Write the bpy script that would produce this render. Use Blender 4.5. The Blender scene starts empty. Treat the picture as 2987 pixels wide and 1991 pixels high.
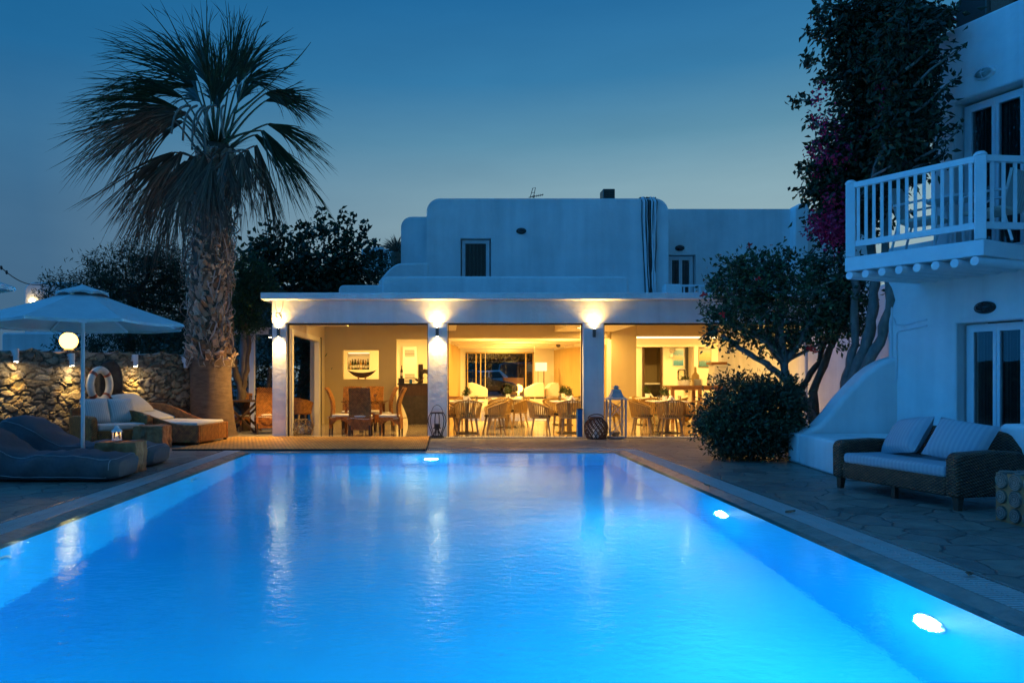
import bpy, bmesh, math, random
import numpy as np
from mathutils import Vector, Matrix
random.seed(7); RNG = np.random.default_rng(7)
S = bpy.context.scene
COL = S.collection
PI = math.pi
R = math.radians
F, PX, PY, H = 1650.0, 1026.0, 869.0, 1.3      # lens and eye measured from the pool edges
def GX(px, Y): return (px - PX) * Y / F
def GZ(py, Y): return H + (PY - py) * Y / F
def GY(py): return H * F / (py - PY)
OFF = {}
# ------------------------------------------------------------------ mesh builder
class MB:
    def __init__(s): s.v = []; s.f = []; s.c = None
    def add(s, vs, fs):
        n = len(s.v); s.v.extend([tuple(p) for p in vs]); s.f.extend([tuple(i + n for i in f) for f in fs]); return s
    def box(s, x0, x1, y0, y1, z0, z1, rz=0, piv=None):
        P = [Vector(p) for p in ((x0,y0,z0),(x1,y0,z0),(x1,y1,z0),(x0,y1,z0),(x0,y0,z1),(x1,y0,z1),(x1,y1,z1),(x0,y1,z1))]
        if rz:
            c = Vector(piv) if piv else Vector(((x0+x1)/2,(y0+y1)/2,0)); M = Matrix.Rotation(rz, 3, 'Z')
            P = [M @ (p - c) + c for p in P]
        return s.add(P, [(0,3,2,1),(4,5,6,7),(0,1,5,4),(1,2,6,5),(2,3,7,6),(3,0,4,7)])
    def bar(s, a, b, w, h=None, w2=None):
        # square bar from a to b, may taper
        a = Vector(a); b = Vector(b); d = (b - a).normalized(); h = h or w; k = (w2 / w) if w2 else 1
        up = Vector((0,0,1)) if abs(d.z) < .95 else Vector((0,1,0))
        x = d.cross(up).normalized(); y = x.cross(d)
        P = []
        for p, q in ((a,1),(b,k)):
            for i, j in ((-1,-1),(1,-1),(1,1),(-1,1)): P.append(p + x*i*w*q/2 + y*j*h*q/2)
        return s.add(P, [(0,1,2,3),(7,6,5,4),(0,4,5,1),(1,5,6,2),(2,6,7,3),(3,7,4,0)])
    def tube(s, pts, r, n=8, cap=True, closed=False):
        pts = [Vector(p) for p in pts]; m = len(pts)
        rs = r if isinstance(r, (list, tuple)) else [r] * m
        base = len(s.v); ref = None
        for i, p in enumerate(pts):
            if closed: t = pts[(i+1) % m] - pts[i-1]
            else: t = pts[min(i+1, m-1)] - pts[max(i-1, 0)]
            if t.length < 1e-9: t = Vector((0,0,1))
            t.normalize()
            if ref is None:
                ref = t.orthogonal().normalized()
            ref = (ref - t * ref.dot(t))
            if ref.length < 1e-6: ref = t.orthogonal()
            ref.normalize(); q = t.cross(ref)
            for k in range(n):
                a = 2*PI*k/n; s.v.append(tuple(p + (ref*math.cos(a) + q*math.sin(a)) * rs[i]))
        rng = range(m) if closed else range(m-1)
        for i in rng:
            j = (i+1) % m
            for k in range(n):
                l = (k+1) % n; s.f.append((base+i*n+k, base+i*n+l, base+j*n+l, base+j*n+k))
        if cap and not closed:
            s.f.append(tuple(base+k for k in reversed(range(n)))); s.f.append(tuple(base+(m-1)*n+k for k in range(n)))
        return s
    def lathe(s, prof, n=20, at=(0,0,0), sx=1, sy=1, caps=True, M=None):
        base = len(s.v); at = Vector(at)
        for r, z in prof:
            for k in range(n):
                a = 2*PI*k/n; p = Vector((r*math.cos(a)*sx, r*math.sin(a)*sy, z))
                if M: p = M @ p
                s.v.append(tuple(p + at))
        for i in range(len(prof)-1):
            for k in range(n):
                l = (k+1) % n; s.f.append((base+i*n+k, base+i*n+l, base+(i+1)*n+l, base+(i+1)*n+k))
        if caps:
            s.f.append(tuple(base+k for k in reversed(range(n)))); s.f.append(tuple(base+(len(prof)-1)*n+k for k in range(n)))
        return s
    def prism(s, poly, a, b, axis='y'):
        # poly of (u,w); extruded from a to b on axis
        f = {'y': lambda u,w,t: (u,t,w), 'x': lambda u,w,t: (t,u,w), 'z': lambda u,w,t: (u,w,t)}[axis]
        n = len(poly); base = len(s.v)
        for t in (a, b): s.v.extend(f(u,w,t) for u, w in poly)
        s.f.append(tuple(base+i for i in range(n))); s.f.append(tuple(base+n+i for i in reversed(range(n))))
        for i in range(n):
            j = (i+1) % n; s.f.append((base+j, base+i, base+n+i, base+n+j))
        return s
    def sheet(s, fn, nu, nv, cu=False):
        base = len(s.v)
        for i in range(nu+1):
            for j in range(nv+1): s.v.append(tuple(fn(i/nu, j/nv)))
        for i in range(nu):
            for j in range(nv):
                a = base+i*(nv+1)+j; s.f.append((a, a+nv+1, a+nv+2, a+1))
        return s
    def wall(s, o, u, n, us, zs, holes, t):
        # a slab with openings. o: corner of the outer face, u: direction along, n: outward normal; us/zs extents; holes (u0,u1,z0,z1)
        o = Vector(o); u = Vector(u); n = Vector(n); z = Vector((0,0,1))
        U = sorted(set([us[0], us[1]] + [h[i] for h in holes for i in (0,1)])); Z = sorted(set([zs[0], zs[1]] + [h[i] for h in holes for i in (2,3)]))
        U = [a for a in U if us[0] <= a <= us[1]]; Z = [a for a in Z if zs[0] <= a <= zs[1]]
        def solid(i, j):
            if i < 0 or j < 0 or i >= len(U)-1 or j >= len(Z)-1: return False
            c, d = (U[i]+U[i+1])/2, (Z[j]+Z[j+1])/2
            return not any(h[0] < c < h[1] and h[2] < d < h[3] for h in holes)
        def P(a, b, k): return tuple(o + u*a + z*b - n*k)
        for i in range(len(U)-1):
            for j in range(len(Z)-1):
                if not solid(i, j): continue
                a, b, c, d = U[i], U[i+1], Z[j], Z[j+1]
                s.add([P(a,c,0),P(b,c,0),P(b,d,0),P(a,d,0)], [(0,1,2,3)])
                s.add([P(a,c,t),P(b,c,t),P(b,d,t),P(a,d,t)], [(3,2,1,0)])
                if not solid(i-1,j): s.add([P(a,c,0),P(a,d,0),P(a,d,t),P(a,c,t)], [(0,1,2,3)])
                if not solid(i+1,j): s.add([P(b,c,0),P(b,d,0),P(b,d,t),P(b,c,t)], [(3,2,1,0)])
                if not solid(i,j-1): s.add([P(a,c,0),P(b,c,0),P(b,c,t),P(a,c,t)], [(3,2,1,0)])
                if not solid(i,j+1): s.add([P(a,d,0),P(b,d,0),P(b,d,t),P(a,d,t)], [(0,1,2,3)])
        return s
    def build(s, name, m, parent=None, smooth=False, bevel=0, seg=2, loc=None, sub=0, ang=40, fix=True):
        off = Vector(OFF.get(parent.name, (0,0,0))) if parent else Vector(loc or (0,0,0))
        me = bpy.data.meshes.new(name)
        A = np.array(s.v, dtype=float) - np.array(off)
        me.from_pydata(A.tolist(), [], s.f)
        if fix or bevel or sub:
            bm = bmesh.new(); bm.from_mesh(me)
            if bevel or sub: bmesh.ops.remove_doubles(bm, verts=bm.verts, dist=1e-4)
            if fix: bmesh.ops.recalc_face_normals(bm, faces=bm.faces)
            bm.to_mesh(me); bm.free()
        o = bpy.data.objects.new(name, me); COL.objects.link(o)
        me.materials.append(m)
        OFF[o.name] = tuple(off)
        if parent: o.parent = parent
        else: o.location = off
        if bevel:
            b = o.modifiers.new('bevel', 'BEVEL'); b.width = bevel; b.segments = seg; b.limit_method = 'ANGLE'; b.angle_limit = R(ang); b.harden_normals = False
        if sub:
            b = o.modifiers.new('sub', 'SUBSURF'); b.levels = b.render_levels = sub
        if smooth or sub or bevel:
            me.polygons.foreach_set('use_smooth', [True]*len(me.polygons))
            if not sub:
                try:
                    me.set_sharp_from_angle(angle=R(50))
                except Exception: pass
        return o
def tag(o, label=None, cat=None, group=None, kind=None):
    if label: o['label'] = label
    if cat: o['category'] = cat
    if group: o['group'] = group
    if kind: o['kind'] = kind
    return o
def thing(name, label, cat, loc=(0,0,0), group=None):
    o = bpy.data.objects.new(name, None); COL.objects.link(o); o.location = loc; o.empty_display_size = .2
    OFF[o.name] = tuple(loc)
    return tag(o, label, cat, group)
def struct(o): o['kind'] = 'structure'; return o
def kids(o): return [c for c in o.children]
def dup(root, loc, rz=0, label=None, group=None, sc=1):
    def rec(o, par):
        c = o.copy(); COL.objects.link(c)
        if par: c.parent = par
        for ch in kids(o): rec(ch, c)
        return c
    r = rec(root, None); r.location = loc; r.rotation_euler = (0,0,rz); r.scale = (sc,)*3
    if label: r['label'] = label
    if group: r['group'] = group
    return r
class Proto:
    """first use places the source itself, later uses copy it"""
    def __init__(s, root): s.root = root; s.used = False
    def put(s, loc, rz=0, label=None, group=None, sc=1):
        if not s.used:
            s.used = True; r = s.root; r.location = loc; r.rotation_euler = (0,0,rz); r.scale = (sc,)*3
            if label: r['label'] = label
            if group: r['group'] = group
            return r
        return dup(s.root, loc, rz, label, group, sc)
def light(name, kind, loc, energy, color, parent=None, **kw):
    l = bpy.data.lights.new(name, kind); l.energy = energy; l.color = color
    rot = kw.pop('rot', None)
    for k, v in kw.items(): setattr(l, k, v)
    o = bpy.data.objects.new(name, l); COL.objects.link(o)
    off = Vector(OFF.get(parent.name, (0,0,0))) if parent else Vector((0,0,0))
    o.location = Vector(loc) - off
    if rot: o.rotation_euler = rot
    if parent: o.parent = parent
    return o
# ------------------------------------------------------------------ leaf clouds
def rand_unit(n):
    a = RNG.normal(size=(n,3)); return a / (np.linalg.norm(a, axis=1, keepdims=True) + 1e-9)
def leaves(mb, pos, L, W, droop=.3, dirs=None, spread=1.0, fold=.25, three=False):
    pos = np.asarray(pos); n = len(pos)
    d = rand_unit(n) * spread
    if dirs is not None: d = d + dirs
    d[:,2] -= droop; d /= (np.linalg.norm(d, axis=1, keepdims=True)+1e-9)
    r = rand_unit(n); s_ = np.cross(d, r); s_ /= (np.linalg.norm(s_, axis=1, keepdims=True)+1e-9); nn = np.cross(s_, d)
    l = L * RNG.uniform(.6, 1.25, (n,1)); w = W * RNG.uniform(.7, 1.2, (n,1))
    a = pos; b = pos + d*l*.45 + s_*w*.5 + nn*w*fold; c = pos + d*l; e = pos + d*l*.45 - s_*w*.5 + nn*w*fold
    base = len(mb.v)
    V = np.stack([a,b,c,e], 1).reshape(-1,3)
    mb.v.extend(map(tuple, V.tolist()))
    mb.f.extend([(base+4*i, base+4*i+1, base+4*i+2, base+4*i+3) for i in range(n)])
def clump_points(c, r, nclump, per, cr, shell=.55):
    """points in sub-clusters inside an ellipsoid, mostly toward its skin, with gaps between the clusters"""
    u = rand_unit(nclump); rad = RNG.uniform(shell**3, 1, (nclump,1))**(1/3)
    cen = np.array(c) + u*rad*np.array(r)
    k = per
    P = cen[:,None,:] + RNG.normal(size=(nclump,k,3)) * cr * RNG.uniform(.6,1.3,(nclump,1,1))
    out = np.repeat(u[:,None,:], k, 1)
    return P.reshape(-1,3), out.reshape(-1,3), cen
def limb(mb, a, b, r0, r1, n=6, wob=.12, segs=6):
    a = Vector(a); b = Vector(b); L = (b-a).length; P = []; rs = []
    w = Vector((random.uniform(-1,1), random.uniform(-1,1), random.uniform(-.4,.4))) * wob * L
    for i in range(segs+1):
        t = i/segs; j = Vector((random.uniform(-1,1), random.uniform(-1,1), random.uniform(-1,1))) * wob*.15*L * (1 if 0 < i < segs else 0)
        P.append(a.lerp(b, t) + w*math.sin(PI*t) + j); rs.append(r0 + (r1-r0)*t)
    mb.tube(P, rs, n)
# ------------------------------------------------------------------ materials
def newmat(name):
    m = bpy.data.materials.new(name); m.use_nodes = True; nt = m.node_tree
    return m, nt, nt.nodes['Principled BSDF'], nt.nodes['Material Output']
def N(nt, t, **kw):
    n = nt.nodes.new(t)
    for k, v in kw.items():
        if k in n.inputs.keys(): n.inputs[k].default_value = v
        else: setattr(n, k, v)
    return n
def ramp(nt, stops, interp='LINEAR'):
    r = nt.nodes.new('ShaderNodeValToRGB'); r.color_ramp.interpolation = interp
    e = r.color_ramp.elements
    while len(e) < len(stops): e.new(.5)
    for i, (p, c) in enumerate(stops): e[i].position = p; e[i].color = (*c, 1)
    return r
def surf(name, c1, c2=None, scale=4, rough=.6, bump=0, bscale=None, metal=0, spec=.5, detail=6, coat=0, stretch=None):
    m, nt, b, out = newmat(name); L = nt.links
    b.inputs['Roughness'].default_value = rough; b.inputs['Metallic'].default_value = metal; b.inputs['Specular IOR Level'].default_value = spec
    b.inputs['Coat Weight'].default_value = coat
    tc = N(nt, 'ShaderNodeTexCoord'); vec = tc.outputs['Object']
    if stretch:
        mp = N(nt, 'ShaderNodeMapping'); mp.inputs['Scale'].default_value = stretch; L.new(vec, mp.inputs[0]); vec = mp.outputs[0]
    if c2 is None: b.inputs['Base Color'].default_value = (*c1, 1)
    else:
        n = N(nt, 'ShaderNodeTexNoise', Scale=scale, Detail=detail, Roughness=.6); L.new(vec, n.inputs['Vector'])
        r = ramp(nt, [(.3, c1), (.7, c2)]); L.new(n.outputs[0], r.inputs[0]); L.new(r.outputs[0], b.inputs['Base Color'])
    if bump:
        n = N(nt, 'ShaderNodeTexNoise', Scale=bscale or scale*6, Detail=5); L.new(vec, n.inputs['Vector'])
        q = N(nt, 'ShaderNodeBump', Strength=bump, Distance=.02); L.new(n.outputs[0], q.inputs['Height']); L.new(q.outputs[0], b.inputs['Normal'])
    return m
def emit(name, col, strength):
    m, nt, b, out = newmat(name); nt.nodes.remove(b); e = N(nt, 'ShaderNodeEmission'); e.inputs[0].default_value = (*col, 1); e.inputs[1].default_value = strength
    nt.links.new(e.outputs[0], out.inputs[0]); return m
def leafmat(name, c1, c2, c3, rough=.5, trans=.25):
    m, nt, b, out = newmat(name); L = nt.links
    g = N(nt, 'ShaderNodeNewGeometry'); r = ramp(nt, [(0, c1), (.55, c2), (1, c3)]); L.new(g.outputs['Random Per Island'], r.inputs[0])
    L.new(r.outputs[0], b.inputs['Base Color']); b.inputs['Roughness'].default_value = rough
    t = N(nt, 'ShaderNodeBsdfTranslucent'); L.new(r.outputs[0], t.inputs[0]); mx = N(nt, 'ShaderNodeMixShader'); mx.inputs[0].default_value = trans
    L.new(b.outputs[0], mx.inputs[1]); L.new(t.outputs[0], mx.inputs[2]); L.new(mx.outputs[0], out.inputs[0]); return m
def glassmat(name, tint=(.95,.97,.96), refl=1.0, rough=.0):
    m, nt, b, out = newmat(name); nt.nodes.remove(b); L = nt.links
    t = N(nt, 'ShaderNodeBsdfTransparent'); t.inputs[0].default_value = (*tint, 1); g = N(nt, 'ShaderNodeBsdfGlossy'); g.inputs['Roughness'].default_value = rough
    f = N(nt, 'ShaderNodeFresnel', IOR=1.45); k = N(nt, 'ShaderNodeMath', operation='MULTIPLY'); k.inputs[1].default_value = refl; L.new(f.outputs[0], k.inputs[0])
    mx = N(nt, 'ShaderNodeMixShader'); L.new(k.outputs[0], mx.inputs[0]); L.new(t.outputs[0], mx.inputs[1]); L.new(g.outputs[0], mx.inputs[2]); L.new(mx.outputs[0], out.inputs[0]); return m
def math2(nt, op, a, b=None):
    n = nt.nodes.new('ShaderNodeMath'); n.operation = op
    for i, x in enumerate((a, b)):
        if x is None: continue
        if isinstance(x, (int, float)): n.inputs[i].default_value = x
        else: nt.links.new(x, n.inputs[i])
    return n.outputs[0]
def wicker(name, c1, c2, k=150, kz=210, bump=.8):
    m, nt, b, out = newmat(name); L = nt.links
    tc = N(nt, 'ShaderNodeTexCoord'); sp = N(nt, 'ShaderNodeSeparateXYZ'); L.new(tc.outputs['Object'], sp.inputs[0])
    u = math2(nt, 'ADD', sp.outputs[0], math2(nt, 'MULTIPLY', sp.outputs[1], .93)); v = math2(nt, 'ADD', sp.outputs[2], math2(nt, 'MULTIPLY', sp.outputs[1], .37))
    a = math2(nt, 'SINE', math2(nt, 'MULTIPLY', u, k)); c = math2(nt, 'SINE', math2(nt, 'MULTIPLY', v, kz)); w = math2(nt, 'MULTIPLY', a, c)
    n = N(nt, 'ShaderNodeTexNoise', Scale=14, Detail=6); L.new(tc.outputs['Object'], n.inputs['Vector'])
    s = math2(nt, 'ADD', math2(nt, 'MULTIPLY', w, .28), n.outputs[0]); r = ramp(nt, [(.25, c1), (.75, c2)]); L.new(s, r.inputs[0]); L.new(r.outputs[0], b.inputs['Base Color'])
    q = N(nt, 'ShaderNodeBump', Strength=bump, Distance=.01); L.new(w, q.inputs['Height']); L.new(q.outputs[0], b.inputs['Normal']); b.inputs['Roughness'].default_value = .5
    return m
def stripes(name, c1, c2, k, axis=0, rough=.85):
    m, nt, b, out = newmat(name); L = nt.links
    tc = N(nt, 'ShaderNodeTexCoord'); sp = N(nt, 'ShaderNodeSeparateXYZ'); L.new(tc.outputs['Object'], sp.inputs[0])
    w = math2(nt, 'SINE', math2(nt, 'MULTIPLY', sp.outputs[axis], k)); r = ramp(nt, [(.35, c1), (.65, c2)])
    L.new(math2(nt, 'ADD', math2(nt, 'MULTIPLY', w, .5), .5), r.inputs[0]); L.new(r.outputs[0], b.inputs['Base Color']); b.inputs['Roughness'].default_value = rough
    n = N(nt, 'ShaderNodeTexNoise', Scale=9, Detail=3); L.new(tc.outputs['Object'], n.inputs['Vector'])
    q = N(nt, 'ShaderNodeBump', Strength=.35, Distance=.03); L.new(n.outputs[0], q.inputs['Height']); L.new(q.outputs[0], b.inputs['Normal'])
    return m
def plaster(name, c=(.78,.78,.77), mott=.11, bump=.4):
    m, nt, b, out = newmat(name); L = nt.links
    tc = N(nt, 'ShaderNodeTexCoord'); n1 = N(nt, 'ShaderNodeTexNoise', Scale=.9, Detail=8, Roughness=.65); L.new(tc.outputs['Object'], n1.inputs['Vector'])
    mp = N(nt, 'ShaderNodeMapping'); mp.inputs['Scale'].default_value = (2.2,2.2,.16); L.new(tc.outputs['Object'], mp.inputs[0])
    n2 = N(nt, 'ShaderNodeTexNoise', Scale=1.6, Detail=6); L.new(mp.outputs[0], n2.inputs['Vector'])
    s = math2(nt, 'ADD', math2(nt, 'MULTIPLY', n1.outputs[0], .55), math2(nt, 'MULTIPLY', n2.outputs[0], .45))
    lo = tuple(x*(1-2.2*mott) for x in c); r = ramp(nt, [(.32, lo), (.6, c)]); L.new(s, r.inputs[0]); L.new(r.outputs[0], b.inputs['Base Color'])
    b.inputs['Roughness'].default_value = .85; b.inputs['Specular IOR Level'].default_value = .25
    n3 = N(nt, 'ShaderNodeTexNoise', Scale=7, Detail=6); L.new(tc.outputs['Object'], n3.inputs['Vector'])
    q = N(nt, 'ShaderNodeBump', Strength=bump, Distance=.03); L.new(n3.outputs[0], q.inputs['Height']); L.new(q.outputs[0], b.inputs['Normal'])
    return m
def flagstone(name):
    m, nt, b, out = newmat(name); L = nt.links
    tc = N(nt, 'ShaderNodeTexCoord'); nz = N(nt, 'ShaderNodeTexNoise', Scale=2.5, Detail=3); L.new(tc.outputs['Object'], nz.inputs['Vector'])
    mx = N(nt, 'ShaderNodeMix', data_type='RGBA', blend_type='LINEAR_LIGHT'); mx.inputs[0].default_value = .12; L.new(tc.outputs['Object'], mx.inputs[6]); L.new(nz.outputs['Color'], mx.inputs[7])
    v1 = N(nt, 'ShaderNodeTexVoronoi', feature='DISTANCE_TO_EDGE', voronoi_dimensions='2D', Scale=2.7); v2 = N(nt, 'ShaderNodeTexVoronoi', voronoi_dimensions='2D', Scale=2.7)
    L.new(mx.outputs[2], v1.inputs['Vector']); L.new(mx.outputs[2], v2.inputs['Vector'])
    r = ramp(nt, [(0, (.11,.105,.095)), (.35, (.25,.22,.18)), (.7, (.16,.155,.145)), (1, (.34,.295,.235))]); bw = N(nt, 'ShaderNodeRGBToBW'); L.new(v2.outputs['Color'], bw.inputs[0]); L.new(bw.outputs[0], r.inputs[0])
    n2 = N(nt, 'ShaderNodeTexNoise', Scale=6, Detail=8, Roughness=.7); L.new(tc.outputs['Object'], n2.inputs['Vector']); r2 = ramp(nt, [(.3, (.55,.55,.55)), (.7, (1.25,1.2,1.1))]); L.new(n2.outputs[0], r2.inputs[0])
    mu = N(nt, 'ShaderNodeMix', data_type='RGBA', blend_type='MULTIPLY'); mu.inputs[0].default_value = 1; L.new(r.outputs[0], mu.inputs[6]); L.new(r2.outputs[0], mu.inputs[7])
    e = ramp(nt, [(.012, (0,0,0)), (.035, (1,1,1))]); L.new(v1.outputs['Distance'], e.inputs[0])
    m2 = N(nt, 'ShaderNodeMix', data_type='RGBA'); L.new(e.outputs[0], m2.inputs[0]); m2.inputs[6].default_value = (.07,.065,.06,1); L.new(mu.outputs[2], m2.inputs[7]); L.new(m2.outputs[2], b.inputs['Base Color'])
    h = math2(nt, 'ADD', math2(nt, 'MULTIPLY', e.outputs[0], 1.0), math2(nt, 'MULTIPLY', n2.outputs[0], .8)); q = N(nt, 'ShaderNodeBump', Strength=.6, Distance=.02); L.new(h, q.inputs['Height']); L.new(q.outputs[0], b.inputs['Normal'])
    rr = ramp(nt, [(.3, (.28,)*3), (.7, (.6,)*3)]); L.new(n2.outputs[0], rr.inputs[0]); L.new(rr.outputs[0], b.inputs['Roughness']); return m
def matting(name):
    m, nt, b, out = newmat(name); L = nt.links
    tc = N(nt, 'ShaderNodeTexCoord'); br = N(nt, 'ShaderNodeTexBrick', Scale=1.0); br.offset = .5
    br.inputs['Color1'].default_value = (.44,.22,.05,1); br.inputs['Color2'].default_value = (.60,.34,.085,1); br.inputs['Mortar'].default_value = (.05,.03,.015,1)
    br.inputs['Brick Width'].default_value = .075; br.inputs['Row Height'].default_value = .13; br.inputs['Mortar Size'].default_value = .006; br.inputs['Bias'].default_value = -.1
    L.new(tc.outputs['Object'], br.inputs['Vector']); L.new(br.outputs[0], b.inputs['Base Color']); b.inputs['Roughness'].default_value = .5
    q = N(nt, 'ShaderNodeBump', Strength=.7, Distance=.01); q.invert = True; L.new(br.outputs['Fac'], q.inputs['Height']); L.new(q.outputs[0], b.inputs['Normal']); return m
def marble(name, c1, c2, rough=.12):
    m, nt, b, out = newmat(name); L = nt.links
    tc = N(nt, 'ShaderNodeTexCoord'); mp = N(nt, 'ShaderNodeMapping'); mp.inputs['Scale'].default_value = (.35,1.6,1); L.new(tc.outputs['Object'], mp.inputs[0])
    n = N(nt, 'ShaderNodeTexNoise', Scale=1.6, Detail=9, Roughness=.68, Distortion=1.2); L.new(mp.outputs[0], n.inputs['Vector']); r = ramp(nt, [(.3, c1), (.52, c2), (.75, c1)]); L.new(n.outputs[0], r.inputs[0])
    br = N(nt, 'ShaderNodeTexBrick', Scale=1.0); br.offset = 0; br.inputs['Brick Width'].default_value = .6; br.inputs['Row Height'].default_value = .6; br.inputs['Mortar Size'].default_value = .003
    br.inputs['Color1'].default_value = br.inputs['Color2'].default_value = (1,1,1,1); br.inputs['Mortar'].default_value = (.45,.4,.35,1); L.new(tc.outputs['Object'], br.inputs['Vector'])
    mu = N(nt, 'ShaderNodeMix', data_type='RGBA', blend_type='MULTIPLY'); mu.inputs[0].default_value = 1; L.new(r.outputs[0], mu.inputs[6]); L.new(br.outputs[0], mu.inputs[7]); L.new(mu.outputs[2], b.inputs['Base Color'])
    b.inputs['Roughness'].default_value = rough; return m
def attrmat(name, attr, rough=.85, nscale=14):
    m, nt, b, out = newmat(name); L = nt.links
    a = N(nt, 'ShaderNodeAttribute', attribute_name=attr); tc = N(nt, 'ShaderNodeTexCoord'); n = N(nt, 'ShaderNodeTexNoise', Scale=nscale, Detail=8, Roughness=.7); L.new(tc.outputs['Object'], n.inputs['Vector'])
    r = ramp(nt, [(.3, (.55,.55,.55)), (.7, (1.2,1.18,1.12))]); L.new(n.outputs[0], r.inputs[0])
    mu = N(nt, 'ShaderNodeMix', data_type='RGBA', blend_type='MULTIPLY'); mu.inputs[0].default_value = 1; L.new(a.outputs[0], mu.inputs[6]); L.new(r.outputs[0], mu.inputs[7]); L.new(mu.outputs[2], b.inputs['Base Color'])
    q = N(nt, 'ShaderNodeBump', Strength=.6, Distance=.02); L.new(n.outputs[0], q.inputs['Height']); L.new(q.outputs[0], b.inputs['Normal']); b.inputs['Roughness'].default_value = rough; return m
def ringmat(name):
    m, nt, b, out = newmat(name); L = nt.links
    tc = N(nt, 'ShaderNodeTexCoord'); n = N(nt, 'ShaderNodeTexNoise', Scale=22, Detail=4); L.new(tc.outputs['Object'], n.inputs['Vector'])
    ln = nt.nodes.new('ShaderNodeVectorMath'); ln.operation = 'LENGTH'; L.new(tc.outputs['Object'], ln.inputs[0])
    s = math2(nt, 'SINE', math2(nt, 'ADD', math2(nt, 'MULTIPLY', ln.outputs['Value'], 420), math2(nt, 'MULTIPLY', n.outputs[0], 9))); r = ramp(nt, [(.1, (.06,.045,.035)), (.8, (.24,.19,.15))])
    L.new(math2(nt, 'ADD', math2(nt, 'MULTIPLY', s, .3), n.outputs[0]), r.inputs[0]); L.new(r.outputs[0], b.inputs['Base Color']); b.inputs['Roughness'].default_value = .8; return m
def watermat(name):
    m, nt, b, out = newmat(name); nt.nodes.remove(b); L = nt.links
    g = N(nt, 'ShaderNodeBsdfGlass', IOR=1.33, Roughness=.018); g.inputs[0].default_value = (.60,.95,1,1)
    tc = N(nt, 'ShaderNodeTexCoord'); mp = N(nt, 'ShaderNodeMapping'); mp.inputs['Scale'].default_value = (1,1.35,1); L.new(tc.outputs['Object'], mp.inputs[0])
    n1 = N(nt, 'ShaderNodeTexNoise', Scale=2.2, Detail=2, Roughness=.5); L.new(mp.outputs[0], n1.inputs['Vector'])
    n2 = N(nt, 'ShaderNodeTexNoise', Scale=13, Detail=4, Roughness=.55); L.new(mp.outputs[0], n2.inputs['Vector'])
    # calmer and rougher patches, as a breeze makes them
    n3 = N(nt, 'ShaderNodeTexNoise', Scale=.35, Detail=3, Distortion=.6); L.new(tc.outputs['Object'], n3.inputs['Vector']); r3 = ramp(nt, [(.35, (.25,)*3), (.65, (1,)*3)]); L.new(n3.outputs[0], r3.inputs[0])
    h = math2(nt, 'ADD', math2(nt, 'MULTIPLY', n1.outputs[0], .55), math2(nt, 'MULTIPLY', n2.outputs[0], .42)); h = math2(nt, 'MULTIPLY', h, r3.outputs[0])
    q = N(nt, 'ShaderNodeBump', Strength=1.0, Distance=.0125); L.new(h, q.inputs['Height']); L.new(q.outputs[0], g.inputs['Normal']); L.new(g.outputs[0], out.inputs[0]); return m
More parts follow.
